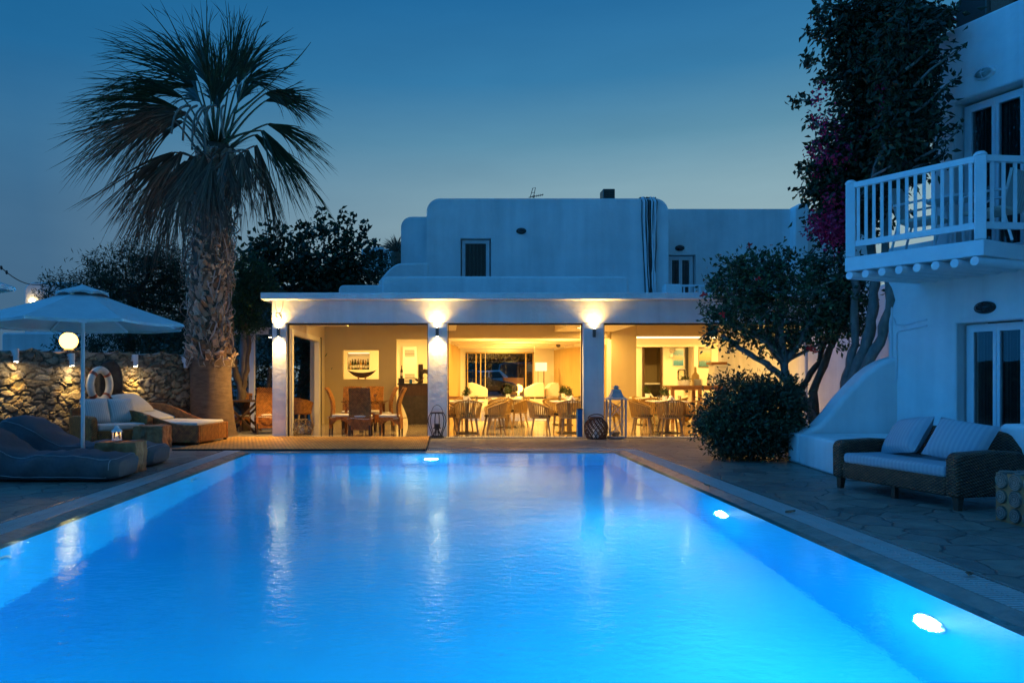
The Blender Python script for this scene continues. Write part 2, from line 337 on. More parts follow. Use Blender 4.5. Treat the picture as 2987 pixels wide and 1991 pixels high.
M = dict(
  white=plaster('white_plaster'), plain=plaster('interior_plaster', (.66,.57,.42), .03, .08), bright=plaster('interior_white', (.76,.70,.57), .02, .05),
  taupe=plaster('taupe_wall', (.48,.38,.22), .04, .08), paint=surf('white_paint', (.74,.75,.76), (.66,.67,.69), 5, .45, .06, 40),
  flag=flagstone('flagstone'), coping=surf('coping_stone', (.20,.185,.16), (.32,.29,.245), 5, .24, .5, 14), grate=surf('grate_plastic', (.52,.51,.48), (.43,.42,.39), 5, .45),
  drain=surf('drain_void', (.012,.012,.013), None, rough=.9), tile=surf('pool_liner', (.004,.46,.86), (.006,.52,.9), 1.2, .5, detail=2), water=watermat('pool_water'),
  mat_=matting('bamboo_matting'), edge=surf('mat_edging', (.012,.011,.01), None, rough=.8), marble=marble('marble_floor', (.62,.52,.38), (.42,.33,.22), .08),
  soil=surf('dry_soil', (.10,.085,.06), (.17,.14,.10), 2, .95, .6, 20), asphalt=surf('asphalt', (.045,.045,.05), (.07,.07,.072), 20, .8, .3, 90),
  black=surf('black_metal', (.015,.014,.013), (.03,.028,.026), 30, .5, .1), darkwood=surf('dark_wood', (.045,.025,.014), (.08,.045,.025), 9, .45, .2, stretch=(6,6,1)),
  wood=surf('orange_wood', (.30,.135,.045), (.20,.085,.03), 8, .42, .15, stretch=(6,6,1)), oak=surf('oak_leg', (.36,.235,.11), (.28,.175,.075), 9, .5, .1, stretch=(5,5,1)),
  log=surf('weathered_log', (.20,.075,.03), (.46,.22,.09), 7, .8, .9, 18, stretch=(1,1,.25)), logend=ringmat('log_end_grain'),
  rope=surf('tan_rope', (.44,.265,.085), (.33,.19,.055), 40, .75, .5, 160), steel=surf('steel', (.55,.54,.52), None, rough=.3, metal=1), gun=surf('lamp_metal', (.10,.095,.085), None, rough=.4, metal=.7),
  wick=wicker('brown_wicker', (.13,.038,.007), (.60,.22,.04)), wickd=wicker('dark_wicker', (.035,.016,.009), (.17,.075,.034), 120, 190), wickl=wicker('honey_wicker', (.12,.045,.008), (.50,.21,.04), 130, 150),
  cream=surf('cream_canvas', (.62,.58,.50), (.56,.52,.44), 12, .9, .2, 60), greyf=surf('grey_canvas', (.095,.095,.105), (.075,.075,.088), 20, .85, .25, 9), piping=surf('pale_piping', (.28,.28,.29), None, rough=.8),
  stripe=stripes('striped_linen', (.30,.33,.37), (.355,.38,.415), 130, 0), stripew=stripes('ribbed_linen', (.42,.42,.40), (.55,.54,.5), 170, 0),
  canvas=surf('parasol_canvas', (.62,.62,.60), (.54,.54,.53), 4, .9, .15, 50), pole=surf('white_pole', (.72,.72,.72), None, rough=.35), red=surf('red_band', (.30,.085,.05), None, rough=.6), ring=surf('buoy_shell', (.72,.68,.6), (.6,.56,.48), 8, .5),
  leather=surf('dark_seat', (.03,.022,.018), None, rough=.6), sofa=surf('white_upholstery', (.78,.74,.66), (.74,.70,.62), 8, .8, .1), stone=surf('counter_stone', (.03,.026,.02), (.065,.053,.038), 9, .5, .4, 22),
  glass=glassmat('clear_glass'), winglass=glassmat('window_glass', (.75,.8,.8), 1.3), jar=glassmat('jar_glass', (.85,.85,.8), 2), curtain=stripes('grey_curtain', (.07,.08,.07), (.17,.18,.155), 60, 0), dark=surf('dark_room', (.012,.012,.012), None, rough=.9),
  gold=plaster('gold_curtain', (.46,.32,.125), .05, .1), ceramic=surf('white_ceramic', (.8,.79,.76), None, rough=.25), car=surf('dark_car_paint', (.012,.014,.018), None, rough=.2, coat=1), carw=surf('pale_car_paint', (.55,.57,.6), None, rough=.25, coat=1), rubber=surf('rubber', (.015,.015,.015), None, rough=.8),
  bark=surf('grey_bark', (.13,.115,.10), (.24,.215,.19), 9, .9, .8, 30, stretch=(1,1,.4)), barkd=surf('brown_bark', (.07,.05,.034), (.14,.10,.07), 9, .9, .8, 30, stretch=(1,1,.4)), palmbark=surf('palm_base_bark', (.10,.065,.04), (.18,.12,.075), 4, .95, .9, 30, stretch=(1.4,1.4,5)),
  boot=leafmat('palm_boots', (.15,.08,.045), (.40,.25,.16), (.62,.45,.33), .8, 0), fibre=leafmat('palm_fibre', (.14,.10,.07), (.30,.24,.19), (.46,.39,.33), .85, .05), frond=leafmat('palm_frond', (.018,.035,.012), (.03,.055,.02), (.06,.085,.035), .5, .15), dead=leafmat('dead_frond', (.075,.045,.028), (.14,.095,.06), (.23,.165,.115), .8, .15), petiole=surf('palm_petiole', (.055,.075,.03), (.11,.12,.05), 6, .5), deadstem=surf('dead_petiole', (.16,.13,.10), (.24,.20,.155), 6, .7),
  fig=leafmat('fig_leaf', (.012,.03,.012), (.025,.05,.018), (.05,.08,.03)), tamarisk=leafmat('tamarisk_leaf', (.012,.028,.014), (.025,.05,.02), (.045,.08,.03)), pine=leafmat('green_tamarisk', (.02,.05,.015), (.04,.09,.025), (.07,.13,.04)), hib=leafmat('hibiscus_leaf', (.02,.042,.018), (.045,.085,.034), (.10,.15,.06), .35), shrub=leafmat('shrub_leaf', (.02,.035,.018), (.05,.08,.035), (.11,.14,.07), .35), boug=leafmat('bougainvillea_leaf', (.014,.024,.011), (.027,.042,.016), (.055,.075,.03)), bract=leafmat('magenta_bract', (.40,.006,.05), (.60,.012,.09), (.70,.03,.13)), petal=leafmat('red_petal', (.5,.01,.015), (.6,.015,.02), (.7,.03,.03)),
  plant=leafmat('table_plant', (.03,.05,.015), (.06,.09,.025), (.10,.12,.04)), napkin=surf('paper_napkin', (.78,.72,.6), None, rough=.8), bluebox=surf('blue_panel', (.01,.13,.34), None, rough=.5), ac=surf('appliance_white', (.72,.70,.66), None, rough=.4), amber=surf('amber_glass', (.42,.23,.05), None, rough=.15), green=surf('green_bottle', (.05,.06,.015), None, rough=.12), terracotta=surf('terracotta', (.36,.13,.06), (.28,.1,.045), 6, .8), straw=surf('pale_cane', (.38,.27,.15), (.27,.18,.09), 20, .7), hill=surf('scrub_hill', (.05,.055,.04), (.10,.095,.065), .15, .95),
  warm=emit('warm_bulb', (1,.62,.22), 14), shade=emit('lit_lampshade', (1,.74,.36), 1.7), globe=emit('lit_globe', (1,.52,.10), 8), lant=surf('lantern_shaded_paint', (.42,.41,.385), (.36,.35,.33), 8, .5), cove=emit('cove_strip', (1,.72,.35), 3.0), poolamp=emit('pool_lamp_lens', (.60,.90,1), 900), flame=emit('candle_flame', (1,.45,.08), 14), farlamp=emit('far_lamp', (1,.72,.3), 16), ledwhite=emit('spot_lens', (1,.74,.36), 220),  # white lantern's paint is greyed, its shade put into the colour
)
# ------------------------------------------------------------------ ground, terrace, pool
X0, X1, Y0, Y1, DEP = -3.48, 2.98, .9, 12.77, 1.65
g = MB(); g.add([(-400,-60,-.14),(400,-60,-.14),(400,700,-.14),(-400,700,-.14)], [(0,1,2,3)])
def rect_ring(mb, o, i, z):
    (a,b,c,d), (e,f,h,k) = o, i
    mb.add([(a,c,z),(b,c,z),(b,d,z),(a,d,z),(e,h,z),(f,h,z),(f,k,z),(e,k,z)], [(0,1,5,4),(1,2,6,5),(2,3,7,6),(3,0,4,7)])
g = MB(); rect_ring(g, (-400,400,-60,700), (X0-.7,X1+.7,Y0-.7,Y1+.7), -.12); struct(g.build('ground', M['soil']))
CO = .56
t = MB(); rect_ring(t, (-22,16,-8,15.98), (X0-CO,X1+CO,Y0-CO,Y1+.62), 0); t.add([(-22,15.98,0),(-3.9,15.98,0),(-3.9,22.5,0),(-22,22.5,0)], [(0,1,2,3)]); struct(t.build('terrace_paving', M['flag']))
p = MB()
p.add([(X0,Y0,-DEP),(X1,Y0,-DEP),(X1,Y1,-DEP),(X0,Y1,-DEP),(X0,Y0,-.045),(X1,Y0,-.045),(X1,Y1,-.045),(X0,Y1,-.045)], [(0,1,2,3),(0,4,5,1),(1,5,6,2),(2,6,7,3),(3,7,4,0)])
struct(p.build('pool_basin', M['tile'], fix=False))
w = MB(); w.sheet(lambda u,v: (X0-.16+(X1-X0+.32)*u, Y0-.16+(Y1-Y0+.32)*v, -.025), 2, 2); struct(w.build('pool_water', M['water'], fix=False))
# coping lip that dips under the water line, then the gutter with its grating
c = MB()
rect_ring(c, (X0-.2,X1+.2,Y0-.2,Y1+.2), (X0,X1,Y0,Y1), 0)
c.v = [(x,y,(.006 if i < 4 else -.045)) for i,(x,y,z) in enumerate(c.v)]
rect_ring(c, (X0-.22,X1+.22,Y0-.22,Y1+.22), (X0-.2,X1+.2,Y0-.2,Y1+.2), .006); rect_ring(c, (X0-CO,X1+CO,Y0-CO,Y1+.62), (X0-.52,X1+.52,Y0-.52,Y1+.5), .006)
struct(c.build('pool_coping', M['coping'], fix=False))
d = MB(); rect_ring(d, (X0-.53,X1+.53,Y0-.53,Y1+.52), (X0-.21,X1+.21,Y0-.21,Y1+.21), -.05); struct(d.build('gutter', M['drain'], fix=False))
gr = MB(); rng = np.arange(Y0-.2, Y1+.2, .042)
for y in rng:
    for xa, xb in ((X0-.515,X0-.375),(X0-.365,X0-.225),(X1+.225,X1+.365),(X1+.375,X1+.515)): gr.box(xa, xb, y, y+.028, -.02, .004)
for x in np.arange(X0-.5, X1+.5, .042): gr.box(x, x+.026, Y1+.225, Y1+.495, -.02, .004)
for x in (X0-.37, X1+.37): gr.box(x-.004, x+.004, Y0-.2, Y1+.2, -.02, .001)
struct(gr.build('overflow_grate', M['grate']))
th = MB(); th.box(-.4, 8.0, 15.74, 15.745, -.03, .002)
tg = MB()
for x in np.arange(-.36, 7.9, .05): tg.box(x, x+.03, 15.7, 15.93, .004, .018)
struct(tg.build('threshold_grate', M['grate'])); q = MB(); q.box(-.4, 7.95, 15.69, 15.94, .001, .0035); struct(q.build('threshold_channel', M['drain']))
# bamboo mat lying on the paving at the far left end of the pool
m = MB(); 
def matfn(u, v): return (-4.95+4.57*u+.25*(v)*(1-u), 12.98+2.9*v, .022+.006*math.sin(u*17)*math.sin(v*5))
m.sheet(matfn, 40, 16); mm = MB(); mm.sheet(matfn, 40, 16)
mat_ = thing('bamboo_mat', 'large bamboo slat mat with black edging at the far end of the pool', 'mat', (-2.6,14.4,0))
m.build('mat_surface', M['mat_'], mat_, fix=False)
e = MB(); e.tube([Vector(matfn(u/40,0))+Vector((0,-.02,-.006)) for u in range(41)] , .017, 5); e.tube([Vector(matfn(1,v/16))+Vector((.015,0,-.004)) for v in range(17)], .014, 5); e.build('edging', M['edge'], mat_)
# lamps set in the pool walls
def poollamp(name, x, y, z, ax, lit, label):
    t = thing(name, label, 'pool light', (x,y,z), 'lights in the pool wall')
    Mx = Matrix.Rotation(R(90), 3, 'Y') if ax == 'x' else (Matrix.Rotation(R(-90), 3, 'Y') if ax == '-x' else Matrix.Rotation(R(90 if ax == 'y' else -90), 3, 'X'))
    b = MB(); b.lathe([(.102,.004),(.13,.010),(.14,.003)], 28, (x,y,z), caps=False, M=Mx); b.build('bezel', M['steel'] if lit else M['ac'], t, smooth=True)
    l = MB(); l.lathe([(.001,.08),(.035,.074),(.07,.055),(.092,.03),(.10,.012)], 24, (x,y,z), caps=False, M=Mx); o = l.build('lens', M['poolamp'] if lit else M['tile'], t, smooth=True)
poollamp('pool_light', X1, 4.42, -.62, '-x', True, 'brightest underwater light, on the right wall nearest the camera')
poollamp('pool_light', X1, 7.72, -.70, '-x', True, 'lit underwater light beside the right edge, below the wicker sofa')
poollamp('pool_light', -.28, Y1, -.85, 'y', True, 'lit underwater light in the far wall below the iron lantern')
poollamp('pool_light', X1, 1.75, -.62, '-x', True, 'underwater light on the right wall under the camera end'); 
poollamp('pool_light', -1.6, Y0, -.62, '-y', True, 'added unseen underwater light in the near wall, left of the camera')  # added out of view so the water glows evenly
poollamp('pool_light', .9, Y0, -.62, '-y', True, 'added unseen underwater light in the near wall, right of the camera')  # second added lamp out of view, fills the side and far walls
poollamp('pool_inlet', X0, 5.6, -.45, 'x', False, 'unlit round fitting on the left pool wall, nearer the camera')
poollamp('pool_inlet', X0, 9.9, -.45, 'x', False, 'unlit round fitting on the left pool wall, farther from the camera')
# ------------------------------------------------------------------ restaurant pavilion
P = thing('restaurant_pavilion', 'low white flat roofed pavilion open to the pool, glowing warm inside', 'building', (2,16,0))
YF = 16.0
for a, b in ((-3.89,-3.57),(-.42,.02),(3.04,3.51),(7.98,8.3)):
    m = MB(); m.box(a, b, YF, YF+.34, 0, 2.538); m.build('pillar', M['white'], P, bevel=.02)
m = MB(); m.box(-3.89, 8.3, YF, YF+.3, 2.54, 3.03); m.build('lintel', M['white'], P)
m = MB(); m.box(-4.08, 8.6, YF-.28, 22.6, 3.033, 3.18); m.build('roof_slab', M['white'], P, bevel=.015)
m = MB()
for a, b in ((-3.55,-.43),(.03,3.03),(3.52,7.97)): m.box(a, b, YF+.10, YF+.2, 2.5, 2.537)
for x in (-3.555,-.435,.032,3.022,3.522): m.box(x, x+.014, YF+.1, YF+.2, 0, 2.5)
m.build('door_track', M['black'], P)
m = MB(); m.add([(-3.9,YF,.003),(13,YF,.003),(13,22,.003),(-3.9,22,.003),(-3.9,25,.003),(13,25,.003),(13,31,.003),(-3.9,31,.003)], [(0,1,2,3),(3,2,5,4),(4,5,6,7)]); m.build('floor', M['marble'], P, fix=False)
m = MB(); m.add([(-.2,22.0,.006),(5.6,22.0,.006),(5.6,31.5,.40),(-.2,31.5,.40),(5.6,36.6,.40),(-.2,36.6,.40)], [(0,1,2,3),(3,2,4,5)]); m.build('lounge_floor', M['marble'], P, fix=False)
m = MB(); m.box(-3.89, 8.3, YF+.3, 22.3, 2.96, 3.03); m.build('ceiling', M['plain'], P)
for a_, b_, c_ in ((3.3,5.08,2.73),(.0,.28,2.76)): m = MB(); m.box(a_,b_,18.6,21.98,c_,2.958); m.build('ceiling_soffit', M['bright'], P)
# left side: opening with a folding door
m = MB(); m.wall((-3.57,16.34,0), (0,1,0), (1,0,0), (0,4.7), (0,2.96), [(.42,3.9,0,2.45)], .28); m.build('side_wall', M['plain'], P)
fd = MB()
for y in (16.5, 20.02): fd.bar((-3.6,y,0), (-3.6,y,2.42), .14, .18)
fd.bar((-3.6,16.4,2.38), (-3.6,20.1,2.38), .12); dfr = fd.build('door_frame', M['bright'], P)
m = MB(); m.box(-3.56,-3.52,20.2,20.24,0,2.45); m.build('door_seal', M['black'], P)
m = MB(); m.box(-3.5,-2.5,16.6,18.3,2.62,2.95); m.build('blind_box', M['bright'], P)
# wall at the back of the first bay, with the bar hatch and the counter opening
YB = 21.0
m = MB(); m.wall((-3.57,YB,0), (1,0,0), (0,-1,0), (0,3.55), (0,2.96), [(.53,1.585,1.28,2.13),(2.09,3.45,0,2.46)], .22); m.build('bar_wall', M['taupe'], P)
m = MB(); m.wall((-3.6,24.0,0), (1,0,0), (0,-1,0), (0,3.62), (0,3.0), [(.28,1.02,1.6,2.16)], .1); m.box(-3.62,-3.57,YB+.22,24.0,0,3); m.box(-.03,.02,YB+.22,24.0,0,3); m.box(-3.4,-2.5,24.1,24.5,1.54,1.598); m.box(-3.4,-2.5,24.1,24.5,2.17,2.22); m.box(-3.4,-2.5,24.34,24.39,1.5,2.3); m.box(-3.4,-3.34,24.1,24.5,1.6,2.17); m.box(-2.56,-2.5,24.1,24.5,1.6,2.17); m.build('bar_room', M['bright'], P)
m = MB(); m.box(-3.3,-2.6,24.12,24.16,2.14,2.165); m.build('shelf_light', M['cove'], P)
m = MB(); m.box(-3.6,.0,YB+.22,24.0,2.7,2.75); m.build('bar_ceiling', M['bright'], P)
# wall between lounge and buffet
for a_, b_ in ((5.06,5.81),(-.02,.04)): m = MB(); m.box(a_,b_,22,22.3,0,2.958); m.build('partition', M['taupe'], P)
m = MB(); m.box(4.93,5.05,22.02,22.2,0,2.5); m.build('door_casing', M['bright'], P)
m = MB(); m.box(.045,4.92,22.0,22.3,2.55,2.957); m.build('header', M['taupe'], P)
m = MB(); m.box(5.82,8.28,22.0,22.12,2.62,2.957); m.box(8.0,12,22,22.12,2.62,2.957); m.build('header', M['taupe'], P)
# lounge
m = MB(); m.box(-.2,5.6,22.3,36.4,3.0,3.1); m.build('lounge_ceiling', M['bright'], P)
for y, z in ((23.4,2.62),(25.6,2.64),(28,2.66),(30.6,2.68),(33.2,2.70)):
    m = MB(); m.box(0,5.5,y,y+.35,z,2.998); m.build('ceiling_beam', M['bright'], P)
m = MB(); m.add([(-.12,22.3,0),(.62,36.4,0),(.62,36.4,3.0),(-.12,22.3,3.0)], [(0,1,2,3)]); m.box(-.4,-.35,22.3,36.4,0,3.0); m.build('lounge_wall', M['bright'], P)
m = MB(); m.box(5.42,5.6,22.3,36.4,0,3.0); m.build('lounge_wall', M['bright'], P)
m = MB(); m.wall((.4,36.2,0), (1,0,0), (0,-1,0), (0,5.2), (.2,3.0), [(.55,4.0,.4,2.62)], .2); m.build('lounge_wall', M['bright'], P)
fr = MB()
for x in (1.02, 1.45, 1.68, 3.95, 4.32): fr.box(x, x+.055, 36.1, 36.16, .4, 2.62)
fr.box(.95,4.4,36.1,36.16,2.56,2.63); fo = fr.build('door_frame', M['gold'], P)
m = MB(); m.box(1.05,4.35,36.125,36.13,.41,2.56); m.build('pane', M['glass'], fo)
for x in (1.55,3.55): gl = MB(); gl.box(x, x+.02, 29.0, 29.03, .33, 2.66); gl.build('glass_door_edge', M['bright'], P)
# buffet room
m = MB(); m.wall((5.6,25.6,0), (1,0,0), (0,-1,0), (0,7.4), (0,3), [(1.36,2.05,0,2.42)], .15); m.box(11.9,12.0,22,25.6,0,3); m.box(5.6,5.7,22.3,25.6,0,3); m.build('buffet_wall', M['bright'], P)
m = MB(); m.box(5.6,12,22.12,25.6,2.9,2.96); m.build('buffet_ceiling', M['bright'], P)
m = MB(); m.box(5.9,9.2,25.44,25.595,2.42,2.50); m.box(8.72,8.86,25.3,25.598,0,2.42); m.build('wall_ledge', M['bright'], P)
fr = MB(); 
for x in (6.96, 7.60): fr.box(x, x+.07, 25.52, 25.598, 0, 2.44)
fr.box(6.96,7.67,25.52,25.6,2.44,2.5); fr.build('door_frame', M['darkwood'], P)
m = MB(); m.box(8.5,8.58,25.5,25.6,.8,2.42); m.build('door_edge', M['black'], P)
m = MB(); m.box(6.7,8.1,27.5,27.6,0,2.9); m.box(6.7,6.75,25.75,27.5,0,2.9); m.box(8.05,8.1,25.75,27.5,0,2.9); m.box(6.7,8.1,25.75,27.5,2.85,2.9); m.build('pantry', M['taupe'], P)
# outer walls so no light leaks, and the wall that joins the hotel wing
m = MB(); m.box(8.02,8.3,12.3,15.98,0,3.03); m.build('joining_wall', M['white'], P, bevel=.04)
m = MB(); m.box(8.3,12.1,21.8,21.99,0,3.0); m.box(8.3,8.5,16,21.8,0,3.03); m.build('outer_wall', M['white'], P)
m = MB(); m.box(-3.9,13,22.6,37.2,3.1,3.17); m.build('rear_roof', M['white'], P)
# parapets on the roof
def rounded(x0, x1, z0, z1, r, n=6, left=True, right=True):
    P_ = [(x0,z0)]
    if left: P_ += [(x0+r-r*math.cos(a), z1-r+r*math.sin(a)) for a in [PI/2*i/n for i in range(n+1)]]
    else: P_.append((x0,z1))
    if right: P_ += [(x1-r+r*math.sin(a), z1-r+r*math.cos(a)) for a in [PI/2*i/n for i in range(n+1)]]
    else: P_.append((x1,z1))
    P_.append((x1,z0)); return P_
m = MB(); m.prism(rounded(GX(877,17),GX(1445,17),3.18,GZ(634,17),.14), 17, 17.35); m.build('roof_parapet', M['white'], P, bevel=.05)
m = MB(); m.prism(rounded(GX(775,17.2),GX(900,17.2),3.18,GZ(652,17.2),.12), 17.4, 17.7); m.build('roof_parapet', M['white'], P, bevel=.04)
# up and down lights on the pillars
def sconce(x, y, z, up, down, label, dirx=0, power=130):
    t = thing('wall_light', label, 'wall light', (x,y,z), 'up and down lights on the pillars')
    b = MB(); b.tube([(x,y,z-.095),(x,y,z+.095)], .036, 16); b.build('lamp_body', M['gun'], t, smooth=True)
    b = MB(); b.box(x-.02,x+.02,y,y+.075,z-.03,z+.03) if not dirx else b.box(x,x+.075,y-.02,y+.02,z-.03,z+.03); b.build('bracket', M['gun'], t)
    for s, on in ((1,up),(-1,down)):
        if not on: continue
        b = MB(); b.lathe([(.001,0),(.026,0)], 14, (x,y,z+s*.0965), caps=False); b.build('lens', M['ledwhite'], t)
        light('lamp_glow', 'SPOT', (x,y,z+s*.10), power*(1 if s > 0 else 1.5), (1,.60,.17), t, rot=(PI if s > 0 else 0,0,0), spot_size=R(128 if not dirx else 165), spot_blend=.9, shadow_soft_size=.02)
sconce(-3.73, YF-.08, GZ(764,YF), True, True, 'up and down light on the left pillar of the pavilion')
sconce(-.21, YF-.08, GZ(763,YF), True, True, 'up and down light on the pillar behind the iron lantern')
sconce(3.27, YF-.08, GZ(765,YF), True, False, 'light shining only upward, on the pillar beside the white lantern')
sconce(-3.97, YF+.15, GZ(764,YF), False, True, 'dimmer light on the outer left side of the left pillar', 1, 330)
# ------------------------------------------------------------------ upper storey house
U = thing('upper_house', 'white cubic upper storey house with rounded corners behind the pavilion roof', 'building', (2.7,19.5,3.18))
y = 19.5
zt = GZ(456,y); xa, xb = GX(980,y), GX(1535,y)
def block(x0, x1, yf, yb, z0, z1, r, holes, name, right=True):
    # rounded top corners; the front is a real wall with openings
    m = MB(); m.wall((x0,yf,0), (1,0,0), (0,-1,0), (0,x1-x0), (z0,z1-r), holes, .3)
    m.build(name, M['white'], U)
    m = MB(); poly = rounded(x0, x1, z1-r, z1, r, 8, True, right); m.prism(poly, yf, yb); m.box(x0, x1, yf+.32, yf+.4, z0, z1-r); m.box(x0,x0+.2,yf+.41,yb,z0,z1-r); m.box(x1-.2,x1,yf+.41,yb,z0,z1-r)
    m.build('roof_edge', M['white'], U)
def window(parent, o, u, n, a, b, z0, z1, leaves_=1, cur=True, fw=.07, depth=.14):
    o = Vector(o)-Vector(n)*depth; u = Vector(u); n = Vector(n)
    def bx(mb, p, q, r, s, d0, d1):
        mb.add([o+u*p-n*d0+Vector((0,0,r)), o+u*q-n*d0+Vector((0,0,r)), o+u*q-n*d1+Vector((0,0,r)), o+u*p-n*d1+Vector((0,0,r)), o+u*p-n*d0+Vector((0,0,s)), o+u*q-n*d0+Vector((0,0,s)), o+u*q-n*d1+Vector((0,0,s)), o+u*p-n*d1+Vector((0,0,s))], [(0,3,2,1),(4,5,6,7),(0,1,5,4),(1,2,6,5),(2,3,7,6),(3,0,4,7)])
    m = MB(); bx(m,a,a+fw,z0,z1,0,.06); bx(m,b-fw,b,z0,z1,0,.06); bx(m,a+fw,b-fw,z1-fw,z1,0,.06); bx(m,a+fw,b-fw,z0,z0+fw,0,.06)
    cells = []
    w = (b-a-2*fw)/leaves_
    for i in range(leaves_):
        p = a+fw+w*i; q = p+w; s = .045 if leaves_ > 1 else .02
        bx(m,p+.003,p+s,z0+fw,z1-fw,-.015,.05); bx(m,q-s,q-.003,z0+fw,z1-fw,-.015,.05); bx(m,p+s,q-s,z1-fw-s,z1-fw,-.015,.05); bx(m,p+s,q-s,z0+fw,z0+fw+s,-.015,.05); cells.append((p+s,q-s))
    f = m.build('window_frame', M['paint'], parent)
    for p, q in cells:
        g_ = MB(); bx(g_,p,q,z0+fw,z1-fw,.02,.025); g_.build('pane', M['winglass'], f)
    if cur:
        for p, q in cells:
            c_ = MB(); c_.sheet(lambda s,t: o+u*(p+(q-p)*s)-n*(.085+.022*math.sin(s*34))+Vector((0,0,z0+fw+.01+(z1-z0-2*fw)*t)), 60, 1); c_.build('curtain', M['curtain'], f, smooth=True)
    return f
wx0, wx1 = GX(1058,y), GX(1128,y)
block(xa, xb, y, 26, 3.18, zt, .36, [(wx0-xa, wx1-xa, 3.3, GZ(547,y))], 'front_wall')
window(U, (0,y,0), (1,0,0), (0,-1,0), wx0+.04, wx1-.04, 3.31, GZ(547,y)-.03, 1)
block(GX(921,20.4), GX(985,20.4), 20.4, 26, 3.18, GZ(498,20.4), .3, [], 'side_block', False)
y2 = 21.0; xr0, xr1 = GX(1530,y2), GX(2010,y2); ztr = GZ(480,y2)
block(xr0, xr1, y2, 26, 3.18, ztr, .05, [(GX(1536,y2)-xr0, GX(1598,y2)-xr0, 3.5, GZ(585,y2))], 'wing_wall')
window(U, (0,y2,0), (1,0,0), (0,-1,0), GX(1528,y2)+.12, GX(1598,y2)-.03, 3.51, GZ(585,y2)-.02, 2)
m = MB(); m.prism([(GX(1822,20.8),3.18),(GX(1822,20.8),ztr-.02),(GX(1834,20.8),GZ(469,20.8)),(GX(1850,20.8),GZ(464,20.8)),(GX(1858,20.8),GZ(472,20.8)),(GX(1858,20.8),3.18)], 20.75, 21.3); m.build('buttress', M['white'], U, bevel=.06)
# swooping wall left of the block, low parapet and balustrade at its right
sw = [(GX(860,18.6),3.18),(GX(866,18.6),3.32)] + [(GX(870+52*t,18.6), GZ(646-42*math.sin(t*PI/2),18.6)) for t in [i/10 for i in range(11)]] + [(GX(985,18.6),GZ(603,18.6)),(GX(985,18.6),3.18)]
m = MB(); m.prism(sw, 18.6, 19.0); m.build('swoop_wall', M['white'], U, bevel=.05)
m = MB(); m.prism(rounded(GX(1528,18.9),GX(1567,18.9),3.18,GZ(652,18.9),.08,5,False), 18.9, 19.2); m.build('low_parapet', M['white'], U, bevel=.03)
r = MB(); r.box(GX(1567,18.9),GX(1700,18.9),18.95,19.02,GZ(653,18.9)-.05,GZ(653,18.9)); r.box(GX(1567,18.9),GX(1700,18.9),18.95,19.02,3.2,3.24)
rl = r.build('balustrade', M['paint'], U)
for i in range(11):
    x = GX(1572,18.9)+i*.14; b_ = MB(); b_.box(x,x+.035,18.965,19.0,3.24,GZ(653,18.9)-.05); b_.build('baluster', M['paint'], rl)
# hidden mass so the house reads as a house from the side
m = MB(); m.box(xa+.2,xr1-.3,26.0,26.2,3.18,6.0); m.build('rear_wall', M['white'], U)
def bulkhead(p, u, n, label, s=1, mat='black'):
    p = Vector(p); u = Vector(u); n = Vector(n); t = thing('bulkhead_light', label, 'wall light', p, 'oval bulkhead lights on the white walls')
    Mx = Matrix((u, Vector((0,0,1)), n)).transposed()
    m = MB(); m.lathe([(.135,0),(.135,.03),(.12,.05)], 24, p, 1, .62, caps=True, M=Mx); m.build('backplate', M[mat], t, smooth=True)
    m = MB(); m.lathe([(.105,.05),(.095,.075),(.06,.095),(.001,.1)], 24, p, 1, .58, caps=False, M=Mx); l = m.build('glass_lens', M['jar'], t, smooth=True)
    m = MB(); m.tube([p+u*.0+n*.06+Vector((0,0,-.07)), p+n*.11, p+n*.06+Vector((0,0,.07))], .008, 6); m.tube([p-u*.11+n*.055, p+n*.112, p+u*.11+n*.055], .008, 6); m.build('cage', M[mat], t)
    return t
bulkhead((GX(1197,y),y,GZ(531,y)), (1,0,0), (0,-1,0), 'unlit oval lamp high on the central upper wall, right of its window')
bulkhead((GX(1561,y2),y2,GZ(570,y2)), (1,0,0), (0,-1,0), 'unlit oval lamp above the glazed door of the set back upper wing')
# bundle of cables and hoses over the parapet
t = thing('cable_bundle', 'bundle of grey pipes and cables running down the upper wall', 'cables', (GX(1488,y),y,3.18))
for i in range(13):
    x0 = GX(1472+i*2.9, y); x1 = GX(1484+i*1.7+random.uniform(-2,2), y)
    m = MB(); m.tube([(x0-.03,y+.5,zt+.03),(x0,y+.06,zt+.045),(x0+.02,y-.035,zt-.1)] + [(x0+(x1-x0)*k/7+random.uniform(-.014,.014), y-.03-random.uniform(0,.03), zt-.1-(zt-3.35)*k/7) for k in range(1,8)], random.choice((.011,.014,.019,.026)), 6)
    m.build('cable', M['black'] if i in (5,7) else M['gun'] if i % 3 == 0 else M['paint'], t, smooth=True)
